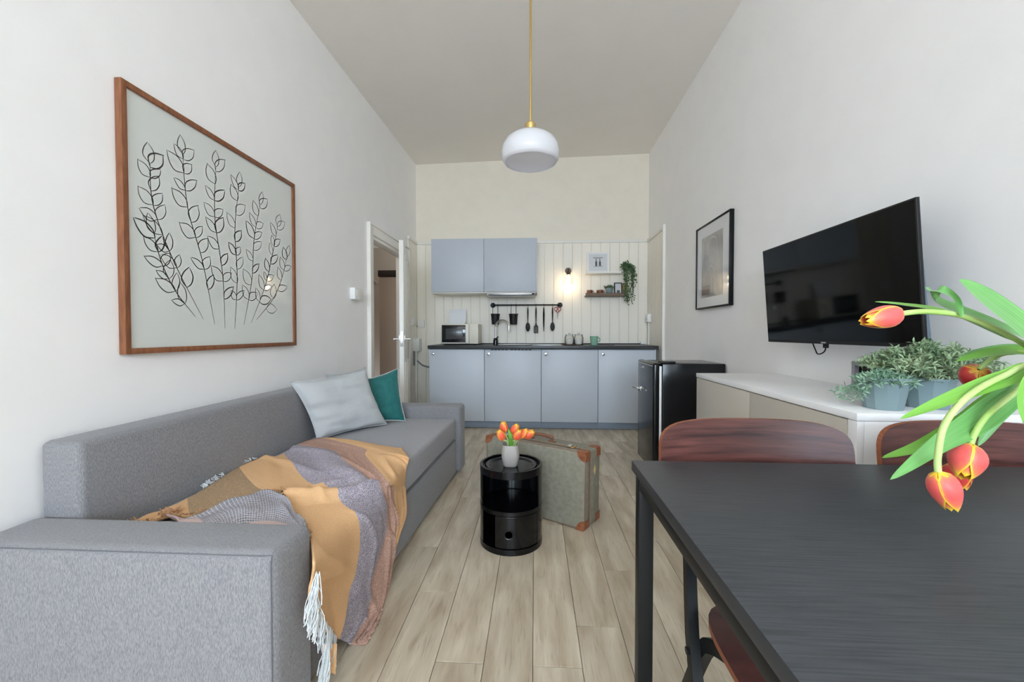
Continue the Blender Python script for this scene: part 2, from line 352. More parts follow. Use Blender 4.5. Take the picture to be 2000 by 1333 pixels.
for i, (a_, b_) in enumerate(W_):
    bm = bmn()
    for x in (a_, (a_ + b_) / 2 - .035, b_ - .07): box(bm, x, x + .07, WY0 - .08, WY0 - .02, .66, 2.78)
    for z in (.66, 1.95, 2.71): box(bm, a_ + .07, (a_ + b_) / 2 - .035, WY0 - .08, WY0 - .02, z, z + .07); box(bm, (a_ + b_) / 2 + .035, b_ - .07, WY0 - .08, WY0 - .02, z, z + .07)
    struct('window_%d' % (i + 1), bm, trimw, smooth=False)
bm = bmn()
def cpt(u, v, dz):
    x = lerp(WX0 - .18, WX1 + .18, u); y = lerp(WY0 - .25, WY1 + .18, v); return Vector((x, y, zc(min(max(x, WX0), WX1), min(y, WY1)) + dz))
grid(bm, lambda u, v: cpt(u, v, 0), 16, 40); grid(bm, lambda u, v: cpt(u, v, .12), 16, 40)
struct('ceiling', bm, ceilm, norm=False)
bm = bmn(); box(bm, WX0 - 1.6, WX1 + .18, WY0 - .25, WY1 + .18, -.14, -.006); floor = struct('floor', bm, floorbase, smooth=False)
PW, PL = .157, .958
ends = {0: 1.282, -1: 2.10, -2: 1.282, -3: 1.634, -4: 1.98, 1: 1.47, 2: 1.827, 3: 2.09}
pm = {}
for c in range(-10, 9):
    xa, xb = max(-.006 + c * PW, WX0), min(-.006 + (c + 1) * PW, WX1)
    if xb - xa < .01: continue
    e = ends.get(c, 1.2 + (c * .37) % PL); y = e - math.ceil((e - WY0) / PL) * PL
    while y < WY1:
        ya, yb = max(y, WY0), min(y + PL, WY1); y += PL
        if yb - ya < .02: continue
        k = (round(xb - xa, 3), round(yb - ya, 3))
        if k not in pm:
            bm = bmn(); box(bm, .0009, xb - xa - .0009, .0011, yb - ya - .0011, -.006, 0, bev=.0008, seg=1); pm[k] = mesh_of('plank', bm, plankm, smooth=False)
        o = bpy.data.objects.new('plank', pm[k]); C.objects.link(o); o.location = (xa, ya, 0); o.parent = floor

# painted tongue and groove boards round the kitchen corner
RZ = 2.15
def boards(parent, axis, fixed, s0, s1, z0, z1, sign):
    n_ = max(1, round((s1 - s0) / .112)); wd = (s1 - s0) / n_
    bm = bmn(); box(bm, .002, wd - .002, -.010, 0, z0, z1, bev=.002, seg=1); me = mesh_of('board', bm, boardm, smooth=False)
    for i in range(n_):
        o = bpy.data.objects.new('board', me); C.objects.link(o); o.parent = parent
        if axis == 'x': o.location = (s0 + i * wd, fixed, 0)
        elif sign > 0: o.location = (fixed, s0 + i * wd, 0); o.rotation_euler = (0, 0, R(90)); 
        else: o.location = (fixed, s0 + (i + 1) * wd, 0); o.rotation_euler = (0, 0, R(-90))
boards(wb, 'x', WY1, WX0 + .01, WX1 - .01, 0, RZ, 1)
boards(wl, 'y', WX0, 4.715, WY1 - .01, 0, RZ, 1)
boards(wr, 'y', WX1, 4.44, WY1 - .01, 0, RZ, -1)
def trim(name, *a, mt=trimw, bev=.003): bm = bmn(); box(bm, *a, bev=bev); return struct(name, bm, mt)
trim('trim_1', WX0 + .024, WX1 - .024, WY1 - .026, WY1, RZ, RZ + .035)
trim('trim_2', WX0, WX0 + .024, 4.70, WY1, RZ, RZ + .035)
trim('trim_3', WX1 - .024, WX1, 4.43, WY1, RZ, RZ + .035)
trim('trim_4', WX1 - .028, WX1, 4.405, 4.43, 0, RZ + .05)
# door casing, jamb and the ajar leaf
bm = bmn()
box(bm, WX0, WX0 + .022, DY0 - .11, DY0 - .015, 0, DZ + .09, .004); box(bm, WX0, WX0 + .022, DY1 + .015, DY1 + .11, 0, DZ + .09, .004); box(bm, WX0, WX0 + .022, DY0 - .015, DY1 + .015, DZ + .01, DZ + .09, .004)
box(bm, WX0, WX0 + .034, DY0 - .118, DY0 - .10, 0, DZ + .105, .003); box(bm, WX0, WX0 + .034, DY1 + .10, DY1 + .118, 0, DZ + .105, .003); box(bm, WX0, WX0 + .034, DY0 - .10, DY1 + .10, DZ + .09, DZ + .105, .003)
box(bm, WX0 - .09, WX0 + .006, DY0 - .015, DY0 + .02, 0, DZ + .01, .002); box(bm, WX0 - .09, WX0 + .006, DY1 - .02, DY1 + .015, 0, DZ + .01, .002); box(bm, WX0 - .09, WX0 + .006, DY0 + .02, DY1 - .02, DZ - .02, DZ + .01, .002)
struct('trim_5', bm, trimw)
th = R(14.5); LW = .885
leaf = bpy.data.objects.new('door_1', None); C.objects.link(leaf); leaf['kind'] = 'structure'
Md = Matrix.Translation((WX0 + .012, DY1 - .022, 0)) @ Matrix.Rotation(th, 4, 'Z')   # local: leaf runs along -Y, face towards +X
def dpart(name, m_, *a, bev=.003):
    bm = bmn(); box(bm, *a, bev=bev, M=None); bmesh.ops.transform(bm, matrix=Md, verts=bm.verts); return obj(name, bm, m_, leaf)
bm = bmn(); box(bm, 0, .042, -LW, 0, .012, DZ - .024, bev=.003)
for z0, z1 in ((.2, .78), (.95, 1.8)):
    for (a_, b_) in ((-LW + .13, -LW / 2 - .05), (-LW / 2 + .05, -.13)):
        for q in ((a_, a_ + .02, z0, z1), (b_ - .02, b_, z0, z1)): box(bm, .038, .05, q[0], q[1], q[2], q[3], bev=.003)
        for q in ((z0, z0 + .02), (z1 - .02, z1)): box(bm, .038, .05, a_ + .02, b_ - .02, q[0], q[1], bev=.003)
bmesh.ops.transform(bm, matrix=Md, verts=bm.verts); obj('door_leaf', bm, trimw, leaf)
for s in (0, 1):
    bm = bmn(); x0 = .042 if s else 0; d_ = 1 if s else -1
    box(bm, x0, x0 + d_ * .006, -LW + .038, -LW + .072, .965, 1.035, .001); tube(bm, [(x0, -LW + .055, 1.0), (x0 + d_ * .05, -LW + .055, 1.0)], .009, 10)
    tube(bm, path([(x0 + d_ * .05, -LW + .055, 1.0), (x0 + d_ * .055, -LW + .09, 1.0), (x0 + d_ * .05, -LW + .17, .998)], 8), .009, 10)
    bmesh.ops.transform(bm, matrix=Md, verts=bm.verts); obj('door_handle', bm, steel, leaf, label='satin steel lever handle')
dpart('lock_plate', badge, .008, .034, -LW - .0008, -LW + .002, .93, 1.07, bev=.0005)
# hallway beyond the door
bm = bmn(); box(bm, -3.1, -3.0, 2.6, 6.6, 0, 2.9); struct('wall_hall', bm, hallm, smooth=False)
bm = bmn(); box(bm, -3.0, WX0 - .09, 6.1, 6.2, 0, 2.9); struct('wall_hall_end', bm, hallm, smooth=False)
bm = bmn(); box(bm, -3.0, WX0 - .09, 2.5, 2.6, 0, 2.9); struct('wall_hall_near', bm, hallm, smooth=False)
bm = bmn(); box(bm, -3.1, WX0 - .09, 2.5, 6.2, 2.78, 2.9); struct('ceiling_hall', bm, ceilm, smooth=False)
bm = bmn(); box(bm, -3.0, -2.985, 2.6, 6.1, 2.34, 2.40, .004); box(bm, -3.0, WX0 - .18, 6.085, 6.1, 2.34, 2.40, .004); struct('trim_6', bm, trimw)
wd = thing('wardrobe', 'tall taupe wardrobe with dark top seen through the open door', 'wardrobe', (-2.45, 5.75, 0))
wp = at(741, 540, 'y', 5.4); wx = wp.x
B('body', hallw, wd, wx, WX0 - .2, 5.4, 6.0, .0, at(741, 541, 'y', 5.4).z, bev=.004)
B('top_panel', dark, wd, wx - .01, WX0 - .19, 5.37, 6.0, at(741, 541, 'y', 5.4).z, at(741, 529, 'y', 5.4).z, bev=.003)
wt = at(741, 541, 'y', 5.4).z
B('door', hallw, wd, wx + .005, wx + .42, 5.38, 5.399, .06, wt - .01)
B('door', hallw, wd, wx + .425, WX0 - .21, 5.38, 5.399, .06, wt - .01)
ck = thing('coat_rail', 'small dark coat hooks on the hallway wall beyond the door', 'coat hook', at(730, 553, 'y', 6.08))
p = at(723, 552, 'y', 6.085); q = at(738, 552, 'y', 6.085)
B('rail', hallm, ck, p.x, q.x, 6.07, 6.085, p.z - .02, p.z + .02)
for i in range(2):
    x = lerp(p.x, q.x, .3 + .4 * i); T('hook', black_m, ck, path([(x, 6.07, p.z), (x, 6.03, p.z - .02), (x, 6.02, p.z + .02)], 6), .005, 6)

# ================================================================== KITCHEN
CY = 4.435; CT = .918
# worktop
bm = bmn(); CL, CR = at(835, 680, 'y', CY).x, at(1287, 680, 'y', CY).x
wk = thing('worktop', 'long dark grey worktop across the grey base cabinets', 'worktop', (0, 4.7, CT - .04))
B('slab', worktop, wk, CL, CR, CY, WY1 - .012, CT - .038, CT, bev=.003)
B('upstand', worktop, wk, CL + .01, CR - .01, WY1 - .030, WY1 - .012, CT, CT + .012, bev=.002)
# base cabinets: four units
xs = [at(p_, 760, 'y', CY + .02).x for p_ in (838, 946, 1057, 1168)] + [at(1278, 760, 'y', CY + .02).x]
dz0 = .085
names = ['leftmost grey base cabinet under the microwave', 'grey base cabinet under the sink with vent slots along its top', 'grey base cabinet under the glass jars and tray', 'grey base cabinet at the right end behind the black fridge']
for i in range(4):
    a_, b_ = xs[i], xs[i + 1]
    t = thing('base_cabinet', names[i], 'cabinet', ((a_ + b_) / 2, 4.75, 0), 'grey base cabinets')
    B('body', grey_front, t, a_ + .001, b_ - .001, CY + .045, WY1 - .014, .085, CT - .039)
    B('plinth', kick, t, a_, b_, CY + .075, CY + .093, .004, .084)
    d_ = B('door', grey_front, t, a_ + .003, b_ - .003, CY + .022, CY + .043, dz0, CT - (.052 if i == 1 else .045), bev=.0025)
    kx, kz = a_ + .05, at(956, 692, 'y', CY).z
    bm = bmn(); prof = [(0.0001, 0), (.007, 0), (.007, .012), (.015, .018), (.017, .024), (.014, .030), (.0001, .032)]
    lathe(bm, prof, 0, 0, 20); bmesh.ops.transform(bm, matrix=Matrix.Translation((kx, CY + .022, kz)) @ Matrix.Rotation(R(90), 4, 'X'), verts=bm.verts)
    obj('knob', bm, chrome, d_, label='round brushed steel knob')
    if i == 1:
        bm = bmn(); x = a_ + .07
        for k in range(11):
            if k == 5: x += .02
            box(bm, x, x + .027, CY + .018, CY + .044, CT - .051, CT - .0435); x += .0395
        obj('vent_slots', bm, blackmat, t, kind='stuff')
B('side_panel', grey_front, t, xs[4] + .001, xs[4] + .018, CY + .03, WY1 - .014, .005, CT - .039, label='end panel of the cabinet run')
# sink and tap
sk = thing('sink', 'inset stainless steel sink in the worktop below the tap', 'sink', (-.14, 4.72, CT))
sx, sy = at(1002, 672, 'y', 4.7).x, 4.70
bm = bmn(); closed_lathe(bm, [(.235, CT + .001), (.24, CT + .004), (.215, CT + .004), (.20, CT + .002), (.195, CT + .0015), (.0001, CT + .0012)], sx, sy, 48); obj('rim', bm, chrome, sk)
B('drainer', steel, sk, sx + .22, sx + .56, sy - .2, sy + .2, CT + .0005, CT + .004, bev=.001)
tp = at(968, 668, 'z', CT); tx, ty = tp.x, 4.93
tp = at(968, 660, 'y', ty); tx = tp.x
t = thing('kitchen_tap', 'chrome swan neck tap with black lever base behind the sink', 'tap', (tx, ty, CT))
z1 = at(968, 645, 'y', ty).z; zt = at(980, 626, 'y', ty).z; ex = at(995, 636, 'y', ty).x
LA('base', blackg, t, [(.0001, CT + .0), (.030, CT), (.028, CT + .05), (.022, CT + .075), (.0001, CT + .08)], tx, ty, 20)
rr = (ex - tx) / 2
pts = [(tx, ty, CT + .07), (tx, ty, zt - rr)] + [(tx + rr - rr * math.cos(a), ty - .10 * (1 - math.cos(a)) / 2, zt - rr + rr * math.sin(a)) for a in [math.pi * k / 14 for k in range(1, 15)]] + [(ex, ty - .10, zt - rr - .05)]
T('spout', chrome, t, pts, .011, 12)
T('lever', blackg, t, [(tx, ty - .02, CT + .055), (tx + .035, ty - .035, CT + .095)], .007, 8)
# wall cabinets
UY = 4.70
ux = [at(842, 520, 'y', UY).x, at(945, 520, 'y', UY).x, at(1047, 520, 'y', UY).x]; uz1 = at(945, 466, 'y', UY).z; uz0 = at(945, 570, 'y', UY).z
for i, lb in enumerate(('left grey wall cabinet above the microwave', 'right grey wall cabinet above the utensil rail with extractor below')):
    t = thing('wall_cabinet', lb, 'cabinet', ((ux[i] + ux[i + 1]) / 2, 4.88, uz0), 'grey wall cabinets')
    B('body', creamp if i == 2 else trimw, t, ux[i] + .002, ux[i + 1] - .002, UY + .022, WY1 - .011, uz0 - .016, uz1 - .004)
    B('door', grey_front, t, ux[i] + .0015, ux[i + 1] - .0015, UY, UY + .020, uz0, uz1, bev=.002)
B('side_panel', grey_front, t, ux[2] - .0015, ux[2] + .012, UY + .002, WY1 - .011, uz0 - .016, uz1)
t = thing('extractor_hood', 'slim dark-edged extractor hood under the right wall cabinet', 'extractor hood', (-.3, 4.88, uz0 - .03))
B('body', steel, t, ux[1] + .03, ux[2] - .02, UY + .03, WY1 - .03, uz0 - .042, uz0 - .0165, bev=.002)
B('filter', blackmat, t, ux[1] + .05, ux[2] - .035, UY + .022, UY + .030, uz0 - .040, uz0 - .03, bev=.001)
B('switch_block', blackmat, t, ux[2] - .045, ux[2] - .022, UY + .018, UY + .0295, uz0 - .038, uz0 - .018, bev=.001)
# microwave
my = 4.62; mx0, mx1 = at(861, 650, 'y', my).x, at(934, 650, 'y', my).x; mz0, mz1 = CT + .012, at(890, 633, 'y', my).z
t = thing('microwave', 'cream microwave oven with dark glass door on the worktop', 'microwave', ((mx0 + mx1) / 2, my + .15, CT))
B('body', creamp, t, mx0, mx1, my + .012, my + .32, mz0, mz1, bev=.004)
dx1 = at(917, 650, 'y', my).x
d_ = B('door', creamp, t, mx0 + .001, dx1 - .004, my - .012, my + .011, mz0 + .004, mz1 - .002, bev=.003)
fx = dx1 - .032
B('door_glass', mglass, d_, mx0 + .014, fx - .012, my - .015, my - .0125, mz0 + .018, mz1 - .014, bev=.0008)
B('window', mwin, d_, mx0 + .06, fx - .05, my - .0165, my - .0152, mz0 + .055, mz1 - .055, bev=.0005)
B('handle', trimw, d_, fx - .004, dx1 - .010, my - .034, my - .0125, mz0 + .008, mz1 - .008, bev=.006, seg=3)
B('control_panel', creamp, t, dx1 + .001, mx1 - .001, my - .006, my + .011, mz0 + .004, mz1 - .002, bev=.002)
for k, z in enumerate((.66, .3)):
    zz = lerp(mz0, mz1, z); bm = bmn(); disc(bm, ((dx1 + mx1) / 2, my - .006, zz), .021, (0, -1, 0), .014, 20); box(bm, (dx1 + mx1) / 2 - .004, (dx1 + mx1) / 2 + .004, my - .026, my - .018, zz - .02, zz + .02, .001)
    obj('dial', bm, creamp, t)
for x in (mx0 + .04, mx1 - .04):
    for y in (my + .05, my + .28): bm = bmn(); disc(bm, (x, y, CT + .0005), .014, (0, 0, 1), .0125, 12); obj('foot', bm, blackmat, t)
# white tray leaning behind the microwave
ty0 = WY1 - .05; a_, b_ = at(880, 620, 'y', ty0), at(912, 620, 'y', ty0)
bm = bmn(); zt_, zb_ = at(890, 605, 'y', ty0).z, mz1 + .002
xa, xb = a_.x, b_.x; cr = .035
prof = [(xa, zt_), (xb, zt_)] + [(xb - cr + cr * math.cos(-k * math.pi / 12), zb_ + cr + cr * math.sin(-k * math.pi / 12)) for k in range(7)] + [(xa + cr - cr * math.sin(k * math.pi / 12), zb_ + cr - cr * math.cos(k * math.pi / 12)) for k in range(7)]
vs = [bm.verts.new((x, my + .29 + (z - zb_) * .30, z)) for x, z in prof]; f = bm.faces.new(vs); ex_ = bmesh.ops.extrude_face_region(bm, geom=[f]); bmesh.ops.translate(bm, verts=[v for v in ex_['geom'] if isinstance(v, bmesh.types.BMVert)], vec=(0, .012, 0))
tag(obj('serving_tray', bm, plate_w), 'white tray with rounded corners standing on the microwave against the wall', 'tray')

# utensil rail
ry = 4.995; rz = at(1030, 596, 'y', ry).z; rx0, rx1 = at(962, 596, 'y', ry).x, at(1094, 593, 'y', ry).x
t = thing('utensil_rail', 'black metal utensil rail under the right wall cabinet', 'rail', ((rx0 + rx1) / 2, ry, rz))
T('bar', black_m, t, [(rx0, ry, rz), (rx1, ry, rz)], .008, 10)
for x in (rx0, rx1):
    bm = bmn(); disc(bm, (x, WY1 - .011, rz), .032, (0, -1, 0), .007, 20); tube(bm, [(x, WY1 - .012, rz), (x, ry - .010, rz)], .009, 8); obj('bracket', bm, black_m, t)
for k, (cxp, lb) in enumerate(((967.5, 'black hanging utensil pot at the left end of the rail'), (1003, 'black hanging utensil pot second along the rail'))):
    cx = at(cxp, 620, 'y', ry).x; z1, z0 = at(cxp, 613.5, 'y', ry).z, at(cxp, 634, 'y', ry).z; r1 = at(cxp + 10, 613, 'y', ry).x - cx; y_ = ry - .012
    t = thing('hanging_pot', lb, 'pot', (cx, y_, z0), 'black pots on the utensil rail')
    r1 = min(r1, .055)
    LA('pot', blackmat, t, [(.0001, z0), (r1 * .78, z0), (r1 * .95, z1 - .012), (r1 * 1.04, z1 - .01), (r1 * 1.04, z1), (r1 * .93, z1), (r1 * .74, z0 + .005), (.0001, z0 + .005)], cx, y_, 24)
    for s in (-1, 1): T('hook', black_m, t, path([(cx + s * .028, ry + .004, rz + .010), (cx + s * .028, ry - .012, rz + .009), (cx + s * .030, ry - .013, rz - .04), (cx + s * .032, y_, z1 - .006)], 10), .0028, 6)
def utensil(px, kind, name, label, cat):
    x = at(px, 630, 'y', ry).x; y_ = ry - .015; zb = at(px, {'spoon': 648, 'turner': 651, 'knife': 648, 'ladle': 647}[kind], 'y', ry).z; zt = rz - .035
    t = thing(name, label, cat, (x, y_, zt), 'black utensils on the rail')
    T('hook', black_m, t, path([(x, ry + .006, rz + .009), (x, ry - .012, rz + .010), (x, y_ - .002, rz - .02), (x, y_, zt - .004)], 8), .0025, 6)
    bm = bmn()
    if kind == 'knife':
        tube(bm, [(x, y_, zt), (x, y_, lerp(zt, zb, .3)), (x, y_, lerp(zt, zb, .6)), (x, y_, zb)], .01, 8, rs=[.007, .011, .009, .003]); obj('shaft', bm, black_m, t)
    else:
        zn = lerp(zt, zb, .62); tube(bm, [(x, y_, zt), (x, y_, lerp(zt, zn, .3)), (x, y_, zn)], .006, 8, rs=[.006, .009, .0045]); obj('handle', bm, blackmat, t)
        bm = bmn(); hz = zn - zb
        if kind == 'turner':
            outline = [(-.012, 0), (.012, 0), (.027, -.35 * hz), (.027, -hz), (-.027, -hz), (-.027, -.35 * hz)]
            for i in range(4): box(bm, x - .027 + i * .0145, x - .027 + i * .0145 + .0095, y_ - .002, y_ + .002, zb + .004, zn - .3 * hz)
            box(bm, x - .027, x + .026, y_ - .002, y_ + .002, zb, zb + .008); box(bm, x - .02, x + .02, y_ - .002, y_ + .002, zn - .34 * hz, zn - .2 * hz); box(bm, x - .01, x + .01, y_ - .002, y_ + .002, zn - .2 * hz, zn)
        else:
            w_ = .027; bmesh.ops.create_uvsphere(bm, u_segments=16, v_segments=10, radius=1, matrix=Matrix.Translation((x, y_, (zn + zb) / 2)) @ Matrix.Diagonal((w_, .007, hz / 2, 1)))
        obj('head', bm, blackmat, t)
utensil(1031, 'spoon', 'cooking_spoon', 'black oval cooking spoon hanging beside the second pot', 'spoon')
utensil(1047, 'turner', 'slotted_turner', 'black slotted turner hanging on the rail', 'turner')
utensil(1062, 'knife', 'sharpening_steel', 'thin pointed black utensil hanging right of the slotted turner', 'utensil')
utensil(1079, 'ladle', 'serving_spoon', 'black serving spoon hanging beside the red scissors', 'spoon')
x = at(1089, 610, 'y', ry).x; y_ = ry - .02
t = thing('scissors', 'red-handled scissors hanging at the right end of the rail', 'scissors', (x, y_, rz - .04), )
T('hook', black_m, t, path([(x, ry + .006, rz + .009), (x, ry - .012, rz + .010), (x, y_, rz - .02), (x, y_, rz - .032)], 8), .0025, 6)
for s in (-1, 1):
    bm = bmn(); cx_, cz_ = x + s * .022, rz - .052; tube(bm, [(cx_ + .018 * math.cos(a), y_, cz_ + .022 * math.sin(a)) for a in [k * 2 * math.pi / 16 for k in range(17)]], .0045, 6); tube(bm, [(cx_, y_, cz_ - .02), (x, y_, rz - .10)], .005, 6); obj('handle', bm, redh, t)
bm = bmn(); tube(bm, [(x, y_, rz - .09), (x, y_, rz - .17)], .006, 6, rs=[.007, .001]); obj('blade', bm, steel, t)

# wall lamp
ly = WY1 - .011; lc = at(1110, 529, 'y', ly - .03); lx, lz = lc.x, lc.z
t = thing('wall_lamp', 'lit bronze wall lamp with ribbed glass shade on the boards', 'wall lamp', (lx, ly, lz))
LW_ = .075
bm = bmn(); disc(bm, (lx, ly, lz), .038, (0, -1, 0), .02, 28); obj('wall_plate', bm, bronze, t)
T('arm', bronze, t, path([(lx, ly - .02, lz), (lx, ly - LW_, lz + .002), (lx, ly - LW_ - .006, lz - .03)], 8), .009, 8)
LA('lamp_holder', bronze, t, [(.0001, lz - .028), (.02, lz - .03), (.022, lz - .055), (.0001, lz - .056)], lx, ly - LW_, 20)
bm = bmn(); R_ = lathe(bm, [(.026, lz - .04), (.044, lz - .06), (.058, lz - .10), (.062, lz - .17)], lx, ly - LW_, 40)
for i, ring in enumerate(R_):
    for k, v in enumerate(ring):
        if k % 2: v.co.x = lerp(v.co.x, lx, .06); v.co.y = lerp(v.co.y, ly - LW_, .06)
obj('glass_shade', bm, glass, t, ang=10)
bulbm = mat('lamp_bulb', (255, 230, 190), 0.4, em=(1.0, 0.80, 0.52), es=11)
bm = bmn(); bmesh.ops.create_uvsphere(bm, u_segments=20, v_segments=14, radius=.026, matrix=Matrix.Translation((lx, ly - LW_, lz - .098))); tube(bm, [(lx, ly - LW_, lz - .056), (lx, ly - LW_, lz - .075)], .012, 12); obj('bulb', bm, bulbm, t)
pl_ = bpy.data.lights.new('bulb_glow', 'POINT'); pl_.energy = 1.3; pl_.color = (1, .74, .42); pl_.shadow_soft_size = .03
plo = bpy.data.objects.new('bulb_glow', pl_); C.objects.link(plo); plo.location = (lx, ly - LW_ - .02, lz - .185)

# shelves
s0, s1 = at(1143, 580, 'y', 4.96).x, at(1224, 575, 'y', 4.96).x
uzs = at(1180, 535, 'y', 4.95).z; lzs = at(1180, 579, 'y', 4.95).z
t = thing('picture_ledge', 'white picture ledge holding the white frame and trailing plant', 'shelf', ((s0 + s1) / 2, 4.99, uzs))
B('board', trimw, t, s0, s1 + .02, 4.93, WY1 - .011, uzs, uzs + .014); B('lip', trimw, t, s0, s1 + .02, 4.918, 4.9295, uzs, uzs + .026)
t = thing('picture_ledge', 'brown wooden picture ledge holding cups, a plant and frames', 'shelf', ((s0 + s1) / 2, 4.99, lzs))
B('board', shelfwood, t, s0, s1, 4.93, WY1 - .011, lzs, lzs + .014); B('lip', shelfwood, t, s0, s1, 4.918, 4.9295, lzs, lzs + .038)
def leanframe(name, label, x0, x1, z0, z1, y0, fm, fw, inner, img=None, lean=.12, th=.016):
    t = thing(name, label, 'picture frame', ((x0 + x1) / 2, y0, z0))
    Mx = Matrix.Translation((0, y0, z0)) @ Matrix.Rotation(-lean, 4, 'X'); h_ = z1 - z0
    bm = bmn()
    for q in ((x0, x0 + fw, 0, h_), (x1 - fw, x1, 0, h_), (x0 + fw, x1 - fw, 0, fw), (x0 + fw, x1 - fw, h_ - fw, h_)): box(bm, q[0], q[1], 0, th, q[2], q[3], bev=.001, seg=1, M=Mx)
    obj('frame', bm, fm, t); B('mount', inner, t, x0 + fw, x1 - fw, .006, .012, fw, h_ - fw, bev=0, M=Mx); return t, Mx
fa, fb = at(1147, 512, 'y', 4.96), at(1190, 512, 'y', 4.96); z0 = uzs + .015
t, Mx = leanframe('framed_print', 'white framed picture of two bottles on the upper white ledge', fa.x, fb.x, z0, at(1160, 493, 'y', 4.98).z, 4.955, white, .022, mount)
w_ = fb.x - fa.x; h_ = at(1160, 493, 'y', 4.98).z - z0
bm = bmn(); cx = fa.x + w_ / 2
box(bm, cx - .055, cx + .055, .004, .0058, h_ * .30, h_ * .315, M=Mx); box(bm, cx - .055, cx + .055, .004, .0058, h_ * .72, h_ * .75, M=Mx)
for s in (-1, 1): box(bm, cx + s * .022 - .012, cx + s * .022 + .012, .004, .0058, h_ * .33, h_ * .55, M=Mx); box(bm, cx + s * .022 - .005, cx + s * .022 + .005, .004, .0058, h_ * .55, h_ * .69, M=Mx)
obj('bottle_drawing', bm, photodk, t)
# brown cups
for k, pxc in enumerate((1152, 1172)):
    c_ = at(pxc, 574, 'y', 4.965); z0 = lzs + .0145; x = c_.x; r1 = .036 + .006 * k
    t = thing('cup', ('dark brown cup at the left end of the wooden ledge', 'wider brown cup beside the small plant on the wooden ledge')[k], 'cup', (x, 4.97, z0), 'brown cups on the ledge')
    LA('cup_body', browncup, t, [(.0001, z0), (r1 * .7, z0), (r1, z0 + .028), (r1 * .95, z0 + .06), (r1 * .88, z0 + .06), (r1 * .9, z0 + .03), (r1 * .6, z0 + .006), (.0001, z0 + .006)], x, 4.97, 24)
    T('handle', browncup, t, [(x + r1 * .9 + .016 * math.sin(a), 4.97, z0 + .035 + .018 * math.cos(a)) for a in [k2 * math.pi / 8 for k2 in range(9)]], .004, 6)

def needles(bm, base, spread, height, n_stems, n_leaf, ll, lw, droop=0, seed=1, rot=None, stretch=1.0, toward=None):
    rnd = random.Random(seed)
    for i in range(n_stems):
        a = rnd.uniform(0, 2 * math.pi); rr = rnd.random() ** .5; lean = rr
        h_ = height * (1 - .45 * rr ** 2) * rnd.uniform(.7, 1.05)
        d = Vector((math.cos(a) * spread * lean * stretch, math.sin(a) * spread * lean, h_))
        if toward and rnd.random() < .13: d = Vector((toward[0] * rnd.uniform(.5, 1), toward[1] * rnd.uniform(-1, 1), toward[2] * rnd.uniform(.2, 1)))
        b0 = Vector(base) + Vector((math.cos(a) * spread * .35 * rr, math.sin(a) * spread * .35 * rr, 0))
        p1 = b0 + d * .55 + Vector((0, 0, h_ * .15)); p2 = b0 + d + Vector((0, 0, -droop * rr))
        P = path([b0, p1, p2], 5); tube(bm, P, .0008, 3, cap=False)
        for k in range(n_leaf):
            t_ = .2 + .8 * k / n_leaf; c = crom([b0, p1, p2], t_)
            dr = Vector((rnd.gauss(0, 1), rnd.gauss(0, 1), rnd.gauss(.35, .8))).normalized(); up = Vector((rnd.gauss(0, 1), rnd.gauss(0, 1), rnd.gauss(0, 1))).normalized()
            sd = dr.cross(up).normalized() * lw; l_ = ll * rnd.uniform(.7, 1.2); mid = c + dr * l_ * .5 + Vector((0, 0, .12 * l_)); tip = c + dr * l_
            v = [bm.verts.new(q) for q in (c, mid + sd, tip, mid - sd)]; bm.faces.new(v)
# small plant on the ledge
c_ = at(1190, 570, 'y', 4.965); z0 = lzs + .0145; x = c_.x; ph = at(1190, 563, 'y', 4.965).z - z0
t = thing('potted_plant', 'small green plant in a green-grey pot on the wooden ledge', 'plant', (x, 4.968, z0))
LA('pot', potm, t, [(.0001, z0), (.032, z0), (.044, z0 + ph), (.039, z0 + ph), (.03, z0 + .01), (.0001, z0 + .01)], x, 4.968, 16)
LA('soil', soil, t, [(.0001, z0 + ph * .8), (.037, z0 + ph * .8)], x, 4.968, 16)
bm = bmn(); needles(bm, (x, 4.968, z0 + ph * .8), .055, .055, 34, 9, .018, .0035, seed=3); obj('foliage', bm, ivy, t, kind='stuff', norm=False)
# frames on the lower ledge
a_, b_ = at(1200, 560, 'y', 4.97), at(1215, 560, 'y', 4.97); zt_ = at(1207, 552, 'y', 4.98).z
t, Mx = leanframe('framed_print', 'small black framed print on the wooden ledge', a_.x, b_.x, z0, zt_, 4.96, black_m, .01, mount, lean=.15)
bm = bmn(); box(bm, a_.x + .03, b_.x - .025, .004, .0058, .02, .06, M=Mx); obj('print', bm, photodk, t)
a_, b_ = at(1216, 560, 'y', 4.97), at(1229, 560, 'y', 4.97)
leanframe('framed_print', 'small yellow picture with dark edge partly behind the trailing plant', a_.x + .003, min(b_.x, s1 - .002), z0, zt_ - .008, 4.962, black_m, .006, yellowc, lean=.15)
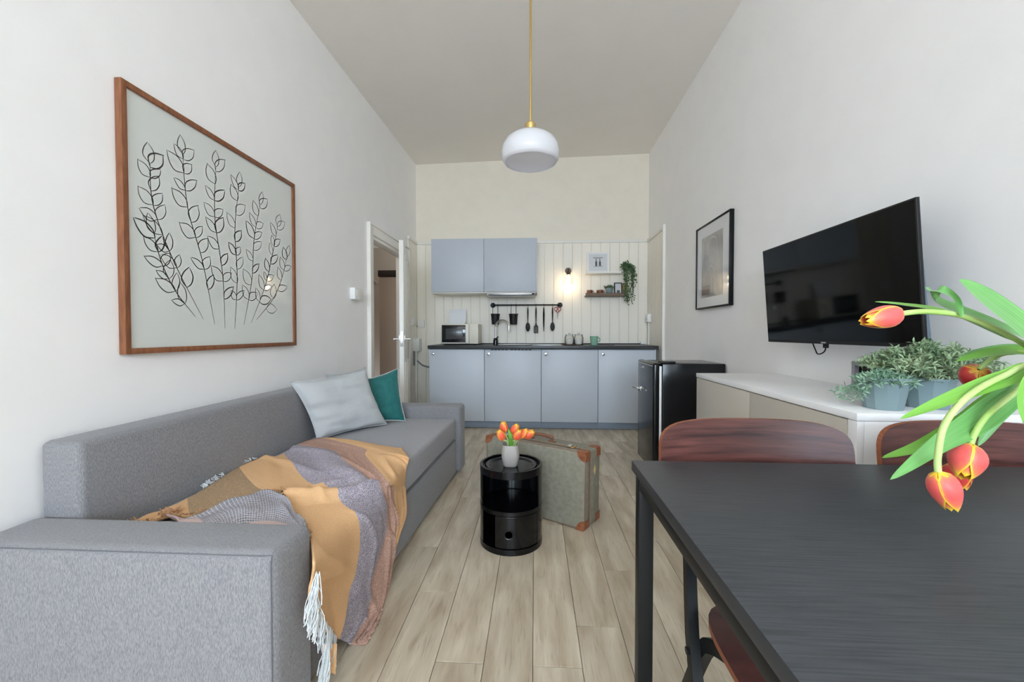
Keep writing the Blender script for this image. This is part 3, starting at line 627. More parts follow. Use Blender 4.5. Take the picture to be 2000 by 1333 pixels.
# trailing plant
c_ = at(1228, 520, 'y', 4.96); x = c_.x - .02; z0 = uzs + .0145
t = thing('trailing_plant', 'green trailing plant hanging from the right end of the ledges', 'plant', (x, 4.96, z0))
LA('pot', blackmat, t, [(.0001, z0), (.03, z0), (.04, z0 + .07), (.036, z0 + .07), (.027, z0 + .008), (.0001, z0 + .008)], x, 4.965, 16)
bm = bmn(); rnd = random.Random(11)
def leaf_quad(bm, c, d, sd, l_, w_):
    v = [bm.verts.new(q) for q in (c, c + d * l_ * .45 + sd * w_, c + d * l_, c + d * l_ * .45 - sd * w_)]; bm.faces.new(v)
zend = at(1228, 610, 'y', 4.93).z
for i in range(26):
    xo = rnd.uniform(-.075, .085); ln = (z0 + .06 - zend) * rnd.choice((.35, .5, .62, .72, .8, .85, .95)) * rnd.uniform(.85, 1.02)
    if xo > .05: ln *= .75
    yo = rnd.uniform(-.075, -.02); p0 = Vector((x, 4.965, z0 + .07)); p1 = Vector((x + xo * .8, 4.965 + yo * .7, z0 + .085)); p2 = Vector((x + .02 + xo, 4.965 + yo - .005, z0 - .02)); p3 = Vector((x + .02 + xo * .7 + rnd.uniform(-.02, .02), 4.965 + yo, z0 + .06 - ln))
    tube(bm, path([p0, p1, p2, p3], 12), .001, 3, cap=False); nl = int(ln / .011)
    for k in range(nl):
        c = crom([p0, p1, p2, p3], .15 + .85 * k / nl); d = Vector((rnd.gauss(0, .8), rnd.gauss(-.2, .4), rnd.gauss(-.5, .6))).normalized(); sd = d.cross(Vector((rnd.gauss(0, .3), -1, rnd.gauss(0, .3)))).normalized()
        leaf_quad(bm, c, d, sd, rnd.uniform(.02, .032), rnd.uniform(.006, .009))
for i in range(70):
    d = Vector((rnd.gauss(0, 1), rnd.gauss(-.2, .6), abs(rnd.gauss(.4, .5)))).normalized(); c = Vector((x, 4.965, z0 + .07)) + d * rnd.uniform(.0, .06); leaf_quad(bm, c, d, d.cross(Vector((.2, -1, .1))).normalized(), rnd.uniform(.022, .04), .008)
for v in bm.verts: v.co.y = min(v.co.y, WY1 - .016)
obj('foliage', bm, ivy, t, kind='stuff', norm=False)

# worktop things
c_ = at(1119, 674, 'y', 4.62); x = c_.x
t = tag(LA('tray', traywood, None, [(.0001, CT + .001), (.115, CT + .001), (.128, CT + .008), (.12, CT + .008), (.112, CT + .005), (.0001, CT + .005)], x, 4.68, 36), 'round dark wooden tray carrying the two glass jars', 'tray')
for k, pxc in enumerate((1112, 1130)):
    jx = at(pxc, 665, 'y', 4.68).x; jz = CT + .006; jt = at(pxc, 655, 'y', 4.68).z; r1 = .054
    t = thing('glass_jar', ('left clear glass jar with white contents on the round tray', 'right clear glass jar with white contents on the round tray')[k], 'jar', (jx, 4.68, jz), 'glass jars on the tray')
    LA('jar_body', glass, t, [(.0001, jz), (r1 * .8, jz), (r1, jz + .02), (r1, jt - .03), (r1 * .8, jt - .008), (r1 * .8, jt)], jx, 4.68, 28)
    LA('contents', sugar, t, [(.0001, jz + .004), (r1 * .75, jz + .004), (r1 * .93, jz + .02), (r1 * .93, lerp(jz, jt, .62)), (.0001, lerp(jz, jt, .64))], jx, 4.68, 24)
    bm = bmn(); tube(bm, [(jx + r1 * .86 * math.cos(a), 4.68 + r1 * .86 * math.sin(a), jt + .001) for a in [q * 2 * math.pi / 24 for q in range(25)]], .003, 6); obj('clamp_ring', bm, steel, t)
    LA('lid', glass, t, [(r1 * .84, jt + .002), (r1 * .84, jt + .008), (.014, jt + .012), (.009, jt + .018), (.013, jt + .024), (.0001, jt + .026)], jx, 4.68, 24)
mxx = at(1160, 668, 'y', 4.56).x; mz = CT + .001; mt = at(1160, 657, 'y', 4.56).z; r1 = at(1168, 668, 'y', 4.56).x - mxx
t = thing('mug', 'mint green mug on the worktop right of the glass jars', 'mug', (mxx, 4.5, mz))
LA('mug_body', mint, t, [(.0001, mz), (r1 * .72, mz), (r1 * .80, mz + .01), (r1, mt), (r1 * .92, mt), (r1 * .74, mz + .012), (.0001, mz + .01)], mxx, 4.56, 28)
T('handle', mint, t, [(mxx + r1 * .9 + .026 * math.sin(a), 4.56, lerp(mz, mt, .62) + .025 * math.cos(a)) for a in [q * math.pi / 10 for q in range(11)]], .0055, 8)
tag(T('black_cable', black_m, None, path([(mxx + .05, 4.6, CT + .004), (mxx + .12, 4.58, CT + .004), (mxx + .16, 4.53, CT + .004), (mxx + .22, 4.55, CT + .004)], 14), .003, 6), 'thin black cable lying on the worktop beside the mint mug', 'cable')
# small white adapter at the right end
c_ = at(1256, 668, 'y', 4.95); bm = bmn(); box(bm, c_.x - .03, c_.x + .02, 4.93, 4.97, CT + .001, CT + .035, bev=.008, seg=3, M=None); tag(obj('plug_adapter', bm, whitep), 'small white plug adapter at the right back end of the worktop', 'adapter')
# socket box and conduit at the right
t = thing('socket_box', 'white surface socket with conduit in the right kitchen corner', 'socket', (WX1 - .03, 4.95, 1.15))
ya = 4.93; za, zb = at(1265, 614, 'x', WX1 - .04).z, at(1265, 630, 'x', WX1 - .04).z
B('box', whitep, t, WX1 - .055, WX1 - .0105, 4.88, 4.97, zb, za, bev=.005); T('conduit', whitep, t, [(WX1 - .025, ya, zb), (WX1 - .025, ya, CT + .001)], .008, 8)
# left corner: boxes, pipes
t = thing('socket_box', 'white surface socket box left of the kitchen by the door', 'socket', (WX0 + .03, 4.85, 1.25))
ya, yb = 4.735, 4.80; z1_, z0_ = at(799, 621, 'x', WX0 + .03).z, at(799, 636, 'x', WX0 + .03).z
B('box', whitep, t, WX0 + .0105, WX0 + .05, ya, ya + .09, z0_, z1_, bev=.004); bm = bmn(); disc(bm, (WX0 + .0505, ya + .045, (z0_ + z1_) / 2), .022, (1, 0, 0), .003, 16); obj('socket_face', bm, trimw, t)
t = thing('socket_box', 'pale socket box on the boards beside the wall corner', 'socket', (WX0 + .1, WY1 - .03, 1.2))
a_, b_ = at(816, 630, 'y', WY1 - .05), at(828, 630, 'y', WY1 - .05); z1_, z0_ = at(822, 625, 'y', WY1 - .05).z, at(822, 640, 'y', WY1 - .05).z
B('box', whitep, t, a_.x, b_.x, WY1 - .05, WY1 - .0105, z0_, z1_, bev=.004); bm = bmn(); disc(bm, ((a_.x + b_.x) / 2, WY1 - .0505, (z0_ + z1_) / 2), .022, (0, -1, 0), .003, 16); obj('socket_face', bm, trimw, t)
T('cable', rubber, t, path([(a_.x, WY1 - .03, z0_ + .03), (a_.x - .03, WY1 - .035, z0_ - .01), (a_.x - .04, WY1 - .02, z0_ - .08)], 8), .003, 6)
t = thing('junction_box', 'grey-white junction box with pipe down to the sofa end', 'junction box', (WX0 + .05, 4.93, 1.0))
z1_, z0_ = at(810, 662, 'x', WX0 + .06).z, at(810, 687, 'x', WX0 + .06).z; ya = 4.86
B('box', whitep, t, WX0 + .0105, WX0 + .085, ya, ya + .12, z0_, z1_, bev=.004)
T('pipe', whitep, t, [(WX0 + .04, ya + .04, z0_), (WX0 + .04, ya + .04, .0)], .011, 8); T('pipe', rubber, t, [(WX0 + .02, ya + .02, z0_), (WX0 + .02, ya + .02, .66)], .010, 8, label='grey pipe')
T('hose', rubber, t, path([(WX0 + .05, ya + .04, .72), (WX0 + .12, ya + .05, .66), (WX0 + .22, WY1 - .08, .63), (WX0 + .30, WY1 - .06, .63)], 12), .009, 8)
# white box left of the door
ya, yb = at(690, 575, 'x', WX0 + .03).y, at(706, 575, 'x', WX0 + .03).y; z1_, z0_ = at(698, 563, 'x', WX0 + .04).z, at(698, 586, 'x', WX0 + .04).z
t = thing('thermostat', 'small white thermostat box on the wall beside the door casing', 'thermostat', (WX0, (ya + yb) / 2, z0_))
B('case', whitep, t, WX0 + .0005, WX0 + .045, ya, yb, z0_, z1_, bev=.006, seg=3); B('dial_panel', trimw, t, WX0 + .0455, WX0 + .049, ya + .03, yb - .02, z0_ + .03, z1_ - .02, bev=.001)

# ================================================================== FRIDGE
fy0, fy1 = 2.995, 3.42; fxb = at(1293, 760, 'y', fy0).x; fzt = at(1350, 711, 'y', fy0).z
t = thing('mini_fridge', 'black retro mini fridge standing against the right wall', 'fridge', (1.15, 3.2, 0))
B('body', blackgl, t, fxb, WX1 - .01, fy0, fy1, .03, fzt, bev=.008, seg=3)
fxd = fxb - .065
d_ = B('door', blackgl, t, fxd, fxb - .018, fy0 - .01, fy1 + .01, .05, fzt + .004, bev=.016, seg=4)
B('gasket', whitep, t, fxb - .0175, fxb - .0005, fy0 + .006, fy1 - .006, .06, fzt - .02, bev=.002)
B('hinge_cover', blackmat, t, fxb - .012, fxb + .10, fy0 + .01, fy0 + .06, fzt + .001, fzt + .014, bev=.003)
hz = at(1250, 758, 'x', fxd).z; hy = 3.33
bm = bmn(); tube(bm, path([(fxd + .002, hy, hz), (fxd - .03, hy, hz + .002), (fxd - .036, hy + .01, hz), (fxd - .03, hy - .06, hz - .004)], 10), .009, 10); box(bm, fxd - .006, fxd + .001, hy - .03, hy + .03, hz - .018, hz + .018, bev=.003); tube(bm, [(fxd - .03, hy - .055, hz), (fxd - .05, hy + .05, hz + .004)], .007, 8)
obj('handle', bm, chrome, d_, label='chrome latch handle')
bm = bmn(); by = 3.235; bz = at(1260, 718, 'x', fxd).z
for k in range(4): tube(bm, path([(fxd - .001, by + k * .022, bz - .008), (fxd - .0015, by + .008 + k * .022, bz + .012 - .004 * k), (fxd - .001, by + .016 + k * .022, bz - .008)], 6), .0022, 5)
obj('badge', bm, badge, d_, label='small silver script badge')
T('chrome_strip', badge, d_, [(fxd + .0005, fy0 + .005, fzt - .018), (fxd + .0005, fy1 - .005, fzt - .018)], .0025, 6)
for x in (fxb + .04, WX1 - .06):
    for y in (fy0 + .05, fy1 - .05): bm = bmn(); disc(bm, (x, y, 0), .018, (0, 0, 1), .032, 12); obj('foot', bm, blackmat, t)

# ================================================================== PENDANT
PY = 2.14; pc = at(1036, 318, 'y', PY); px_, pz = pc.x, pc.z; S_ = PY / F
t = thing('pendant_lamp', 'opal white glass pendant lamp on a thin brass rod', 'pendant lamp', (px_, PY, zc(px_, PY)))
rr = 51.5 * S_
zt_ = at(1036, 262, 'y', PY).z
hgt = zt_ - pz
outer = [(rr * .97, pz), (rr * 1.05, pz + hgt * .12), (rr * 1.085, pz + hgt * .32), (rr * 1.06, pz + hgt * .52), (rr * .95, pz + hgt * .74), (rr * .72, pz + hgt * .91), (rr * .45, pz + hgt * .99), (rr * .2, pz + hgt * 1.02)]
inner = [(r_ - .005, z - (.004 if i > 5 else 0)) for i, (r_, z) in enumerate(outer)][::-1]
bm = bmn(); lathe(bm, outer + inner + [outer[0]], px_, PY, 64); bmesh.ops.remove_doubles(bm, verts=bm.verts, dist=1e-5); obj('shade', bm, opal, t, ang=60)
zs = pz + hgt * 1.02
LA('socket', brass, t, [(.0001, zs - .01), (.024, zs - .01), (.027, zs + .002), (.027, zs + .048), (.018, zs + .056), (.0001, zs + .058)], px_, PY, 32)
T('rod', brass, t, [(px_, PY, zs + .05), (px_, PY, zc(px_, PY) - .02)], .0058, 12)
LA('ceiling_rose', brass, t, [(.0001, zc(px_, PY) - .03), (.05, zc(px_, PY) - .025), (.055, zc(px_, PY) - .002), (.0001, zc(px_, PY) - .001)], px_, PY, 32)
LA('bulb', opal, t, [(.0001, zs - .075), (.022, zs - .068), (.03, zs - .045), (.02, zs - .02), (.012, zs - .008)], px_, PY, 24)

# ================================================================== PICTURES
# large print: free line drawing of separate leafy sprigs (own design)
xw = WX0; xf = WX0 + .027
ya = at(241, 420, 'x', xf).y; yb = at(578, 520, 'x', xf).y; zt_ = (at(241, 157, 'x', xf).z + at(576, 358, 'x', xf).z) / 2; zb_ = (at(242, 690, 'x', xf).z + at(580, 677, 'x', xf).z) / 2
t = thing('framed_picture', 'large brown wood framed line drawing of leafy branches above the sofa', 'picture', (xw, (ya + yb) / 2, zb_))
fw = .021
for nm, q in (('frame_bar', (ya, ya + fw, zb_, zt_)), ('frame_bar', (yb - fw, yb, zb_, zt_)), ('frame_bar', (ya + fw, yb - fw, zb_, zb_ + fw)), ('frame_bar', (ya + fw, yb - fw, zt_ - fw, zt_))):
    B(nm, framewood, t, xw + .001, xf, q[0], q[1], q[2], q[3], bev=.0015)
xp = xw + .016
pp = B('paper', artpaper, t, xw + .004, xp, ya + fw, yb - fw, zb_ + fw, zt_ - fw, bev=0)
bm = bmn(); rnd = random.Random(5); PWd, PHt = yb - ya, zt_ - zb_
def stroke(pts, wd=.0022):
    wd *= 2.1
    """flat ink ribbon on the paper; pts in 0..1 paper coordinates"""
    P = [Vector((ya + u * PWd, zb_ + v * PHt)) for u, v in pts]; n_ = len(P); L_ = []
    for i, p in enumerate(P):
        d = (P[min(i + 1, n_ - 1)] - P[max(i - 1, 0)]); d = d.normalized() if d.length > 1e-6 else Vector((1, 0)); s = Vector((-d.y, d.x)) * wd * (.35 + .65 * math.sin(math.pi * (i + .6) / (n_ + .2))) * .5
        L_.append((bm.verts.new((xp + .0006, p.x + s.x, p.y + s.y)), bm.verts.new((xp + .0006, p.x - s.x, p.y - s.y))))
    for a_, b_ in zip(L_, L_[1:]): bm.faces.new((a_[0], b_[0], b_[1], a_[1]))
def curve2(P, n_): 
    Q = [Vector((x, y, 0)) for x, y in P]; return [(crom(Q, i / n_).x, crom(Q, i / n_).y) for i in range(n_ + 1)]
def leafdraw(x, y, ang, l_, wd=.28, pen=.002):
    ca, sa = math.cos(ang), math.sin(ang); w_ = l_ * wd * rnd.uniform(.8, 1.2)
    def tr(a, b_): return (x + a * ca - b_ * sa, y + a * sa + b_ * ca)
    stroke(curve2([tr(0, 0), tr(l_ * .3, w_), tr(l_ * .7, w_ * .8), tr(l_ * 1.04, rnd.uniform(-.004, .004))], 10), pen)
    stroke(curve2([tr(l_ * 1.0, 0), tr(l_ * .65, -w_ * .75), tr(l_ * .25, -w_ * .7), tr(0, -.002)], 10), pen)
sprigs = [((.34, .14), (.20, .38), (.12, .58), (.11, .74)), ((.40, .12), (.34, .40), (.27, .62), (.25, .84)), ((.46, .10), (.45, .36), (.41, .62), (.42, .86)), ((.52, .10), (.54, .36), (.53, .60), (.56, .82)), ((.58, .12), (.64, .36), (.66, .58), (.71, .78)), ((.63, .13), (.74, .34), (.80, .52), (.85, .70)), ((.67, .15), (.80, .27), (.88, .40), (.93, .54)), ((.30, .15), (.21, .25), (.15, .36), (.12, .47))]
for si, P in enumerate(sprigs):
    stroke(curve2(P, 40), .0022); Q = [Vector((x, y, 0)) for x, y in P]
    for k in range(9 if si < 6 else 6):
        f_ = .2 + .8 * k / (8.5 if si < 6 else 5.5); f_ = min(f_, 1); c = crom(Q, f_); d = crom(Q, min(f_ + .02, 1)) - crom(Q, f_ - .02); a = math.atan2(d.y, d.x)
        side = 1 if k % 2 else -1; leafdraw(c.x, c.y, a + side * rnd.uniform(.5, .85), rnd.uniform(.065, .095), pen=rnd.choice((.0018, .0022, .003)))
        if rnd.random() < .45: leafdraw(c.x, c.y, a - side * rnd.uniform(.6, .9), rnd.uniform(.05, .08))
    c = Q[-1]; d = Q[-1] - Q[-2]; leafdraw(c.x, c.y, math.atan2(d.y, d.x), .075)
obj('ink_drawing', bm, inkm, pp, smooth=False)
# small picture on the right wall
xw = WX1; xf = WX1 - .03
ya = at(1425, 500, 'x', xf).y; yb = at(1359, 500, 'x', xf).y; zt_ = (at(1425, 411, 'x', xf).z + at(1359, 448, 'x', xf).z) / 2; zb_ = (at(1425, 597, 'x', xf).z + at(1359, 605, 'x', xf).z) / 2
t = thing('framed_picture', 'black framed grey print with white mount on the right wall', 'picture', (xw, (ya + yb) / 2, zb_)); fw = .012
for q in ((ya, ya + fw, zb_, zt_), (yb - fw, yb, zb_, zt_), (ya + fw, yb - fw, zb_, zb_ + fw), (ya + fw, yb - fw, zt_ - fw, zt_)): B('frame_bar', black_m, t, xf, xw - .001, *q, bev=.001)
mo = B('mount', mount, t, xf + .008, xw - .004, ya + fw, yb - fw, zb_ + fw, zt_ - fw, bev=0)
w_, h_ = yb - ya, zt_ - zb_; pa, pb, pz0, pz1 = ya + .2 * w_, yb - .18 * w_, zb_ + .13 * h_, zt_ - .15 * h_
pr = B('print', wash, mo, xf + .0068, xf + .0078, pa, pb, pz0, pz1, bev=0)
bm = bmn()
def ribbon_yz(pts, x_, wd):
    L_ = []
    for i, p in enumerate(pts):
        d = (Vector(pts[min(i + 1, len(pts) - 1)]) - Vector(pts[max(i - 1, 0)])).normalized(); s = Vector((-d.y, d.x)) * wd * .5
        L_.append((bm.verts.new((x_, p[0] + s.x, p[1] + s.y)), bm.verts.new((x_, p[0] - s.x, p[1] - s.y))))
    for a_, b_ in zip(L_, L_[1:]): bm.faces.new((a_[0], b_[0], b_[1], a_[1]))
for P in (((.3, .02), (.45, .3), (.2, .55)), ((.6, .05), (.5, .3), (.8, .6)), ((.2, .6), (.3, .9), (.6, .92), (.75, .7)), ((.35, .4), (.55, .5), (.7, .42))):
    ribbon_yz(curve2([(lerp(pa, pb, u), lerp(pz0, pz1, v)) for u, v in P], 16), xf + .0062, .006)
obj('pale_lines', bm, printpale, pr, smooth=False)
bm = bmn(); box(bm, xf + .0063, xf + .0067, lerp(pa, pb, .55), lerp(pa, pb, .98), pz0 + .03 * h_, pz0 + .14 * h_); obj('dark_block', bm, printdark, pr)

# ================================================================== TELEVISION
xt, xb = at(1788, 390, 'y', 1.36).x, at(1805, 690, 'y', 1.36).x
TL, TR_ = at(1488, 490, 'x', xt), at(1788, 388, 'x', xt); BL, BR = at(1502, 667, 'x', xb), at(1806, 682, 'x', xb)
yn, yf = (TR_.y + BR.y) / 2, (TL.y + BL.y) / 2; zt_, zb_ = (TL.z + TR_.z) / 2, (BL.z + BR.z) / 2
tilt = math.atan2(xb - xt, zt_ - zb_); hh = math.hypot(xb - xt, zt_ - zb_)
t = thing('television', 'wall-mounted black flat screen television tilted forward above the sideboard', 'television', (WX1 - .03, (yn + yf) / 2, (zt_ + zb_) / 2))
Mt = Matrix.Translation((xb, yn, zb_)) @ Matrix.Rotation(-tilt, 4, 'Y'); Wt = yf - yn
def tvp(name, m_, *a, bev=.002, **k): bm = bmn(); box(bm, *a, bev=bev, M=Mt); return obj(name, bm, m_, t, **k)
tvp('bezel', blackmat, 0, .012, 0, Wt, 0, hh, bev=.0015)
tvp('screen', screen, -.0012, -.0002, .006, Wt - .006, .014, hh - .006, bev=0)
bm = bmn(); vs = [bm.verts.new(p_) for p_ in ((.0125, .01, .01), (.0125, Wt - .01, .01), (.0125, Wt - .01, hh - .01), (.0125, .01, hh - .01), (.05, .03, .02), (.05, Wt - .03, .02), (.05, Wt - .05, hh * .45), (.05, .05, hh * .45))]
for q in ((0, 1, 2, 3), (4, 7, 6, 5), (0, 4, 5, 1), (1, 5, 6, 2), (2, 6, 7, 3), (3, 7, 4, 0)): bm.faces.new([vs[i] for i in q])
bmesh.ops.transform(bm, matrix=Mt, verts=bm.verts); obj('rear_housing', bm, tvback, t, smooth=False)
tvp('logo', badge, -.0024, -.0013, Wt * .52 - .014, Wt * .52 + .014, .003, .009, bev=.0004)
bm = bmn(); box(bm, WX1 - .05, WX1 - .001, (yn + yf) / 2 - .2, (yn + yf) / 2 + .2, (zt_ + zb_) / 2 - .1, (zt_ + zb_) / 2 + .1, bev=.004); obj('wall_bracket', bm, black_m, t)
ca, cb = at(1583, 668, 'x', xb + .02), at(1613, 672, 'x', xb + .02); cm_ = at(1598, 692, 'x', xb + .02)
T('cable', black_m, t, path([ca + Vector((0, 0, .02)), lerp(ca, cm_, .6), cm_, at(1611, 686, 'x', xb + .02), cb + Vector((0, 0, .01))], 18), .0028, 6)
B('plug', blackmat, t, xb + .012, xb + .028, cb.y - .008, cb.y + .008, cb.z - .018, cb.z + .006)

# ================================================================== SIDEBOARD
SZ = .8285; sx0 = at(1674, 808, 'z', SZ).x; sy0, sy1 = at(1674, 808, 'z', SZ).y, at(1350, 729, 'z', SZ).y
t = thing('sideboard', 'long white sideboard with taupe doors under the television', 'sideboard', (1.15, (sy0 + sy1) / 2, 0))
tau = mat('taupe_lacquer', (190, 183, 172), .35)
B('top_panel', white, t, sx0, WX1 - .004, sy0, sy1, SZ - .022, SZ, bev=.0015)
B('body', white, t, sx0 + .022, WX1 - .004, sy0 + .0015, sy1 - .002, .12, SZ - .0235, bev=.0015)
ym = at(1452, 755, 'z', SZ).y
B('door', tau, t, sx0 + .002, sx0 + .0205, sy0 + .040, ym - .002, .13, SZ - .026, bev=.0015, label='taupe lacquered door')
B('door', tau, t, sx0 + .002, sx0 + .0205, ym + .002, sy1 - .003, .13, SZ - .026, bev=.0015, label='taupe lacquered door')
B('front_strip', white, t, sx0 + .002, sx0 + .0205, sy0 + .001, sy0 + .037, .12, SZ - .0235, bev=.001)
for x in (sx0 + .05, WX1 - .06):
    for y in (sy0 + .06, sy1 - .06): T('leg', white, t, [(x, y, .0), (x, y, .1195)], .018, 12)
def facet_pot(name, label, pxc, pxl, pxr, ytop, ybot, Y, hf, seed, leafmat, n_st, spread, hgt, toward=None):
    c = at(pxc, ybot - 6, 'y', Y); x = c.x; rt = (at(pxr, ytop, 'y', Y).x - at(pxl, ytop, 'y', Y).x) / 2; z0 = SZ + .001; z1 = z0 + hf
    t = thing(name, label, 'plant', (x, Y, z0), 'potted plants on the sideboard')
    bm = bmn(); lathe(bm, [(.0001, z0), (rt * .74, z0), (rt * .97, z1 - .008), (rt * 1.03, z1 - .007), (rt * 1.03, z1), (rt * .93, z1), (rt * .72, z0 + .006), (.0001, z0 + .006)], x, Y, 12); bmesh.ops.remove_doubles(bm, verts=bm.verts, dist=1e-5); obj('pot', bm, potm, t, ang=12)
    LA('soil', soil, t, [(.0001, z1 - .018), (rt * .9, z1 - .018)], x, Y, 16)
    bm = bmn(); needles(bm, (x, Y, z1 - .018), spread, hgt, n_st, 26, .023, .0027, droop=.018, seed=seed, toward=toward)
    for v in bm.verts:
        v.co.x = min(v.co.x, WX1 - .006); v.co.z = max(v.co.z, SZ + .003)
    obj('foliage', bm, leafmat, t, kind='stuff', norm=False); return x
facet_pot('potted_plant', 'lower bushy plant with trailing side shoots in the left blue-grey pot', 1725, 1682, 1768, 740, 797, 1.31, .095, 5, ros2, 80, .056, .034, toward=(-.13, .06, -.055))
facet_pot('potted_plant', 'taller dense bushy plant in the right blue-grey pot', 1810, 1766, 1857, 740, 793, 1.335, .093, 8, ros, 230, .13, .128)
p = at(1668, 706, 'x', WX1 - .03); q = at(1738, 706, 'x', WX1 - .03)
t = thing('photo_frame', 'small grey frame with black inside standing behind the left pot', 'picture frame', (WX1 - .03, 1.66, SZ))
ya, yb = q.y + .01, p.y; z1 = p.z; z0 = SZ + .001
gfr = mat('grey_frame_paint', (150, 150, 156), .5)
for a_ in ((ya, ya + .018, z0, z1), (yb - .014, yb, z0, z1), (ya + .018, yb - .014, z0, z0 + .016), (ya + .018, yb - .014, z1 - .016, z1)): B('frame_bar', gfr, t, WX1 - .04, WX1 - .012, *a_, bev=.001)
B('backing', blackmat, t, WX1 - .02, WX1 - .014, ya + .018, yb - .014, z0 + .016, z1 - .016, bev=0)

# ================================================================== SOFA
AY0, AY1, BY0, BY1 = .955, 1.125, 2.965, 3.125
SXF, AXF, SZT, AZT, BZT, BXF = -.601, -.566, .43, .52, .738, -1.340
SK = .045
def skew(p):
    k = min(max((p.x - BXF) / (SXF - BXF), 0), 1.2); p.x += SK * (p.y - 2.5) * k; return p
def at_front(px, py, base):
    y = 1.5
    for _ in range(8): q = at(px, py, 'x', base + SK * (y - 2.5)); y = q.y
    return q
def SB(name, m_, parent, *a, bev=.002, seg=2, **k):
    bm = bmn(); x0, x1, y0, y1, z0, z1 = a; box(bm, *a, bev=bev, seg=seg)
    for v in bm.verts: skew(v.co)
    return obj(name, bm, m_, parent, **k)
t = thing('sofa', 'long grey fabric sofa with low square arms against the left wall', 'sofa', (-1.03, 2.05, 0))
SXB = WX0 + .012
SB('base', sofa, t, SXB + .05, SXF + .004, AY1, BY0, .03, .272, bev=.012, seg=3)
SB('seat_cushion', sofa_lit, t, BXF + .001, SXF, AY1 + .001, BY0 - .001, .276, SZT, bev=.022, seg=4)
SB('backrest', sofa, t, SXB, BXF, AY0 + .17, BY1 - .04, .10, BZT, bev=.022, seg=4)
for i, (a_, b_) in enumerate(((AY0, AY1), (BY0, BY1))):
    ar = SB('armrest', sofa, t, SXB, AXF, a_, b_, .03, AZT, bev=.028, seg=5)
    yy = a_ + .026 if i == 0 else b_ - .026
    q_ = [(SXB, a_ + .004, AZT - .0095), (AXF - .03, a_ + .004, AZT - .0095), (AXF - .011, a_ + .011, AZT - .011), (AXF - .0095, a_ + .004, AZT - .03), (AXF - .0095, a_ + .004, .05)] if i == 0 else [(SXB, b_ - .004, AZT - .0095), (AXF - .03, b_ - .004, AZT - .0095)]
    T('seam', seamm, ar, [skew(Vector(p_)) for p_ in q_], .0014, 5)
T('seam', seamm, t, [skew(Vector((SXF + .001, AY1 + .01, .274))), skew(Vector((SXF + .001, BY0 - .01, .274)))], .0022, 5)
for x in (SXB + .12, SXF - .07):
    for y in (AY0 + .08, BY1 - .08): SB('foot', blackmat, t, x - .03, x + .03, y - .03, y + .03, 0, .031, bev=.003)
# pillows
def pillow(name, label, bl, br, tr, tl, puff, m_, seed, back=None, group='sofa cushions'):
    bl, br, tr, tl = map(Vector, (bl, br, tr, tl)); nrm = (br - bl).cross(tl - bl).normalized(); cen = (bl + br + tr + tl) / 4
    t = thing(name, label, 'cushion', (bl + br) / 2, group)
    def P(side):
        def f(u, v):
            a = 2 * u - 1; b_ = 2 * v - 1
            pin = .045 * (1 - a * a) * (abs(b_) ** 3) * (-1 if b_ > 0 else 1); pin2 = .045 * (1 - b_ * b_) * (abs(a) ** 3) * (-1 if a > 0 else 1)
            uu = u + pin2; vv = v + pin
            p = bl * (1 - uu) * (1 - vv) + br * uu * (1 - vv) + tr * uu * vv + tl * (1 - uu) * vv
            h = max(0, (1 - a ** 4) * (1 - b_ ** 4)) ** .6
            wr = noise.noise(Vector((u * 3 + seed, v * 9, seed))) * .010 * (1 - (a * b_) ** 2) * min(1, h * 3) + noise.noise(Vector((u * 12, v * 5 + seed, 3))) * .004 * min(1, h * 3)
            return p + nrm * side * (puff * h + wr * (1 if side > 0 else 0) + .0015)
        return f
    bm = bmn(); grid(bm, P(1), 34, 34); grid(bm, P(-1), 34, 34); bmesh.ops.remove_doubles(bm, verts=bm.verts, dist=.0032)
    o = obj('cover', bm, [m_], t)
    if back:
        o.data.materials.append(back)
        for f in o.data.polygons:
            if (f.center - cen).dot(nrm) < -.002: f.material_index = 1
    bm = bmn(); f = P(0); n_ = 20
    loop = [f(i / n_, 0) for i in range(n_)] + [f(1, i / n_) for i in range(n_)] + [f(1 - i / n_, 1) for i in range(n_)] + [f(0, 1 - i / n_) for i in range(n_ + 1)]
    tube(bm, loop, .0035, 6, cap=False); obj('piping', bm, back or m_, t)
pillow('cushion', 'large pale grey linen cushion nearest on the sofa', (-1.262, 2.30, SZT + .005), (-1.005, 2.72, SZT + .005), at(714, 723, 'y', 2.66), at(566, 746, 'y', 2.20), .055, cushg, 2, cushg)
pillow('cushion', 'grey cushion mostly hidden behind the pale linen cushion', (-1.27, 2.50, SZT + .005), (-1.08, 2.80, SZT + .005), at(713, 718, 'y', 2.80), at(638, 733, 'y', 2.45), .030, cushg2, 9, cushg2)
pillow('cushion', 'teal green cushion beyond the grey cushions', (-1.20, 2.70, SZT + .005), at(792, 823, 'z', SZT + .004), at(777, 720, 'y', 2.95), at(690, 746, 'y', 2.80), .045, teal, 4, cushg)

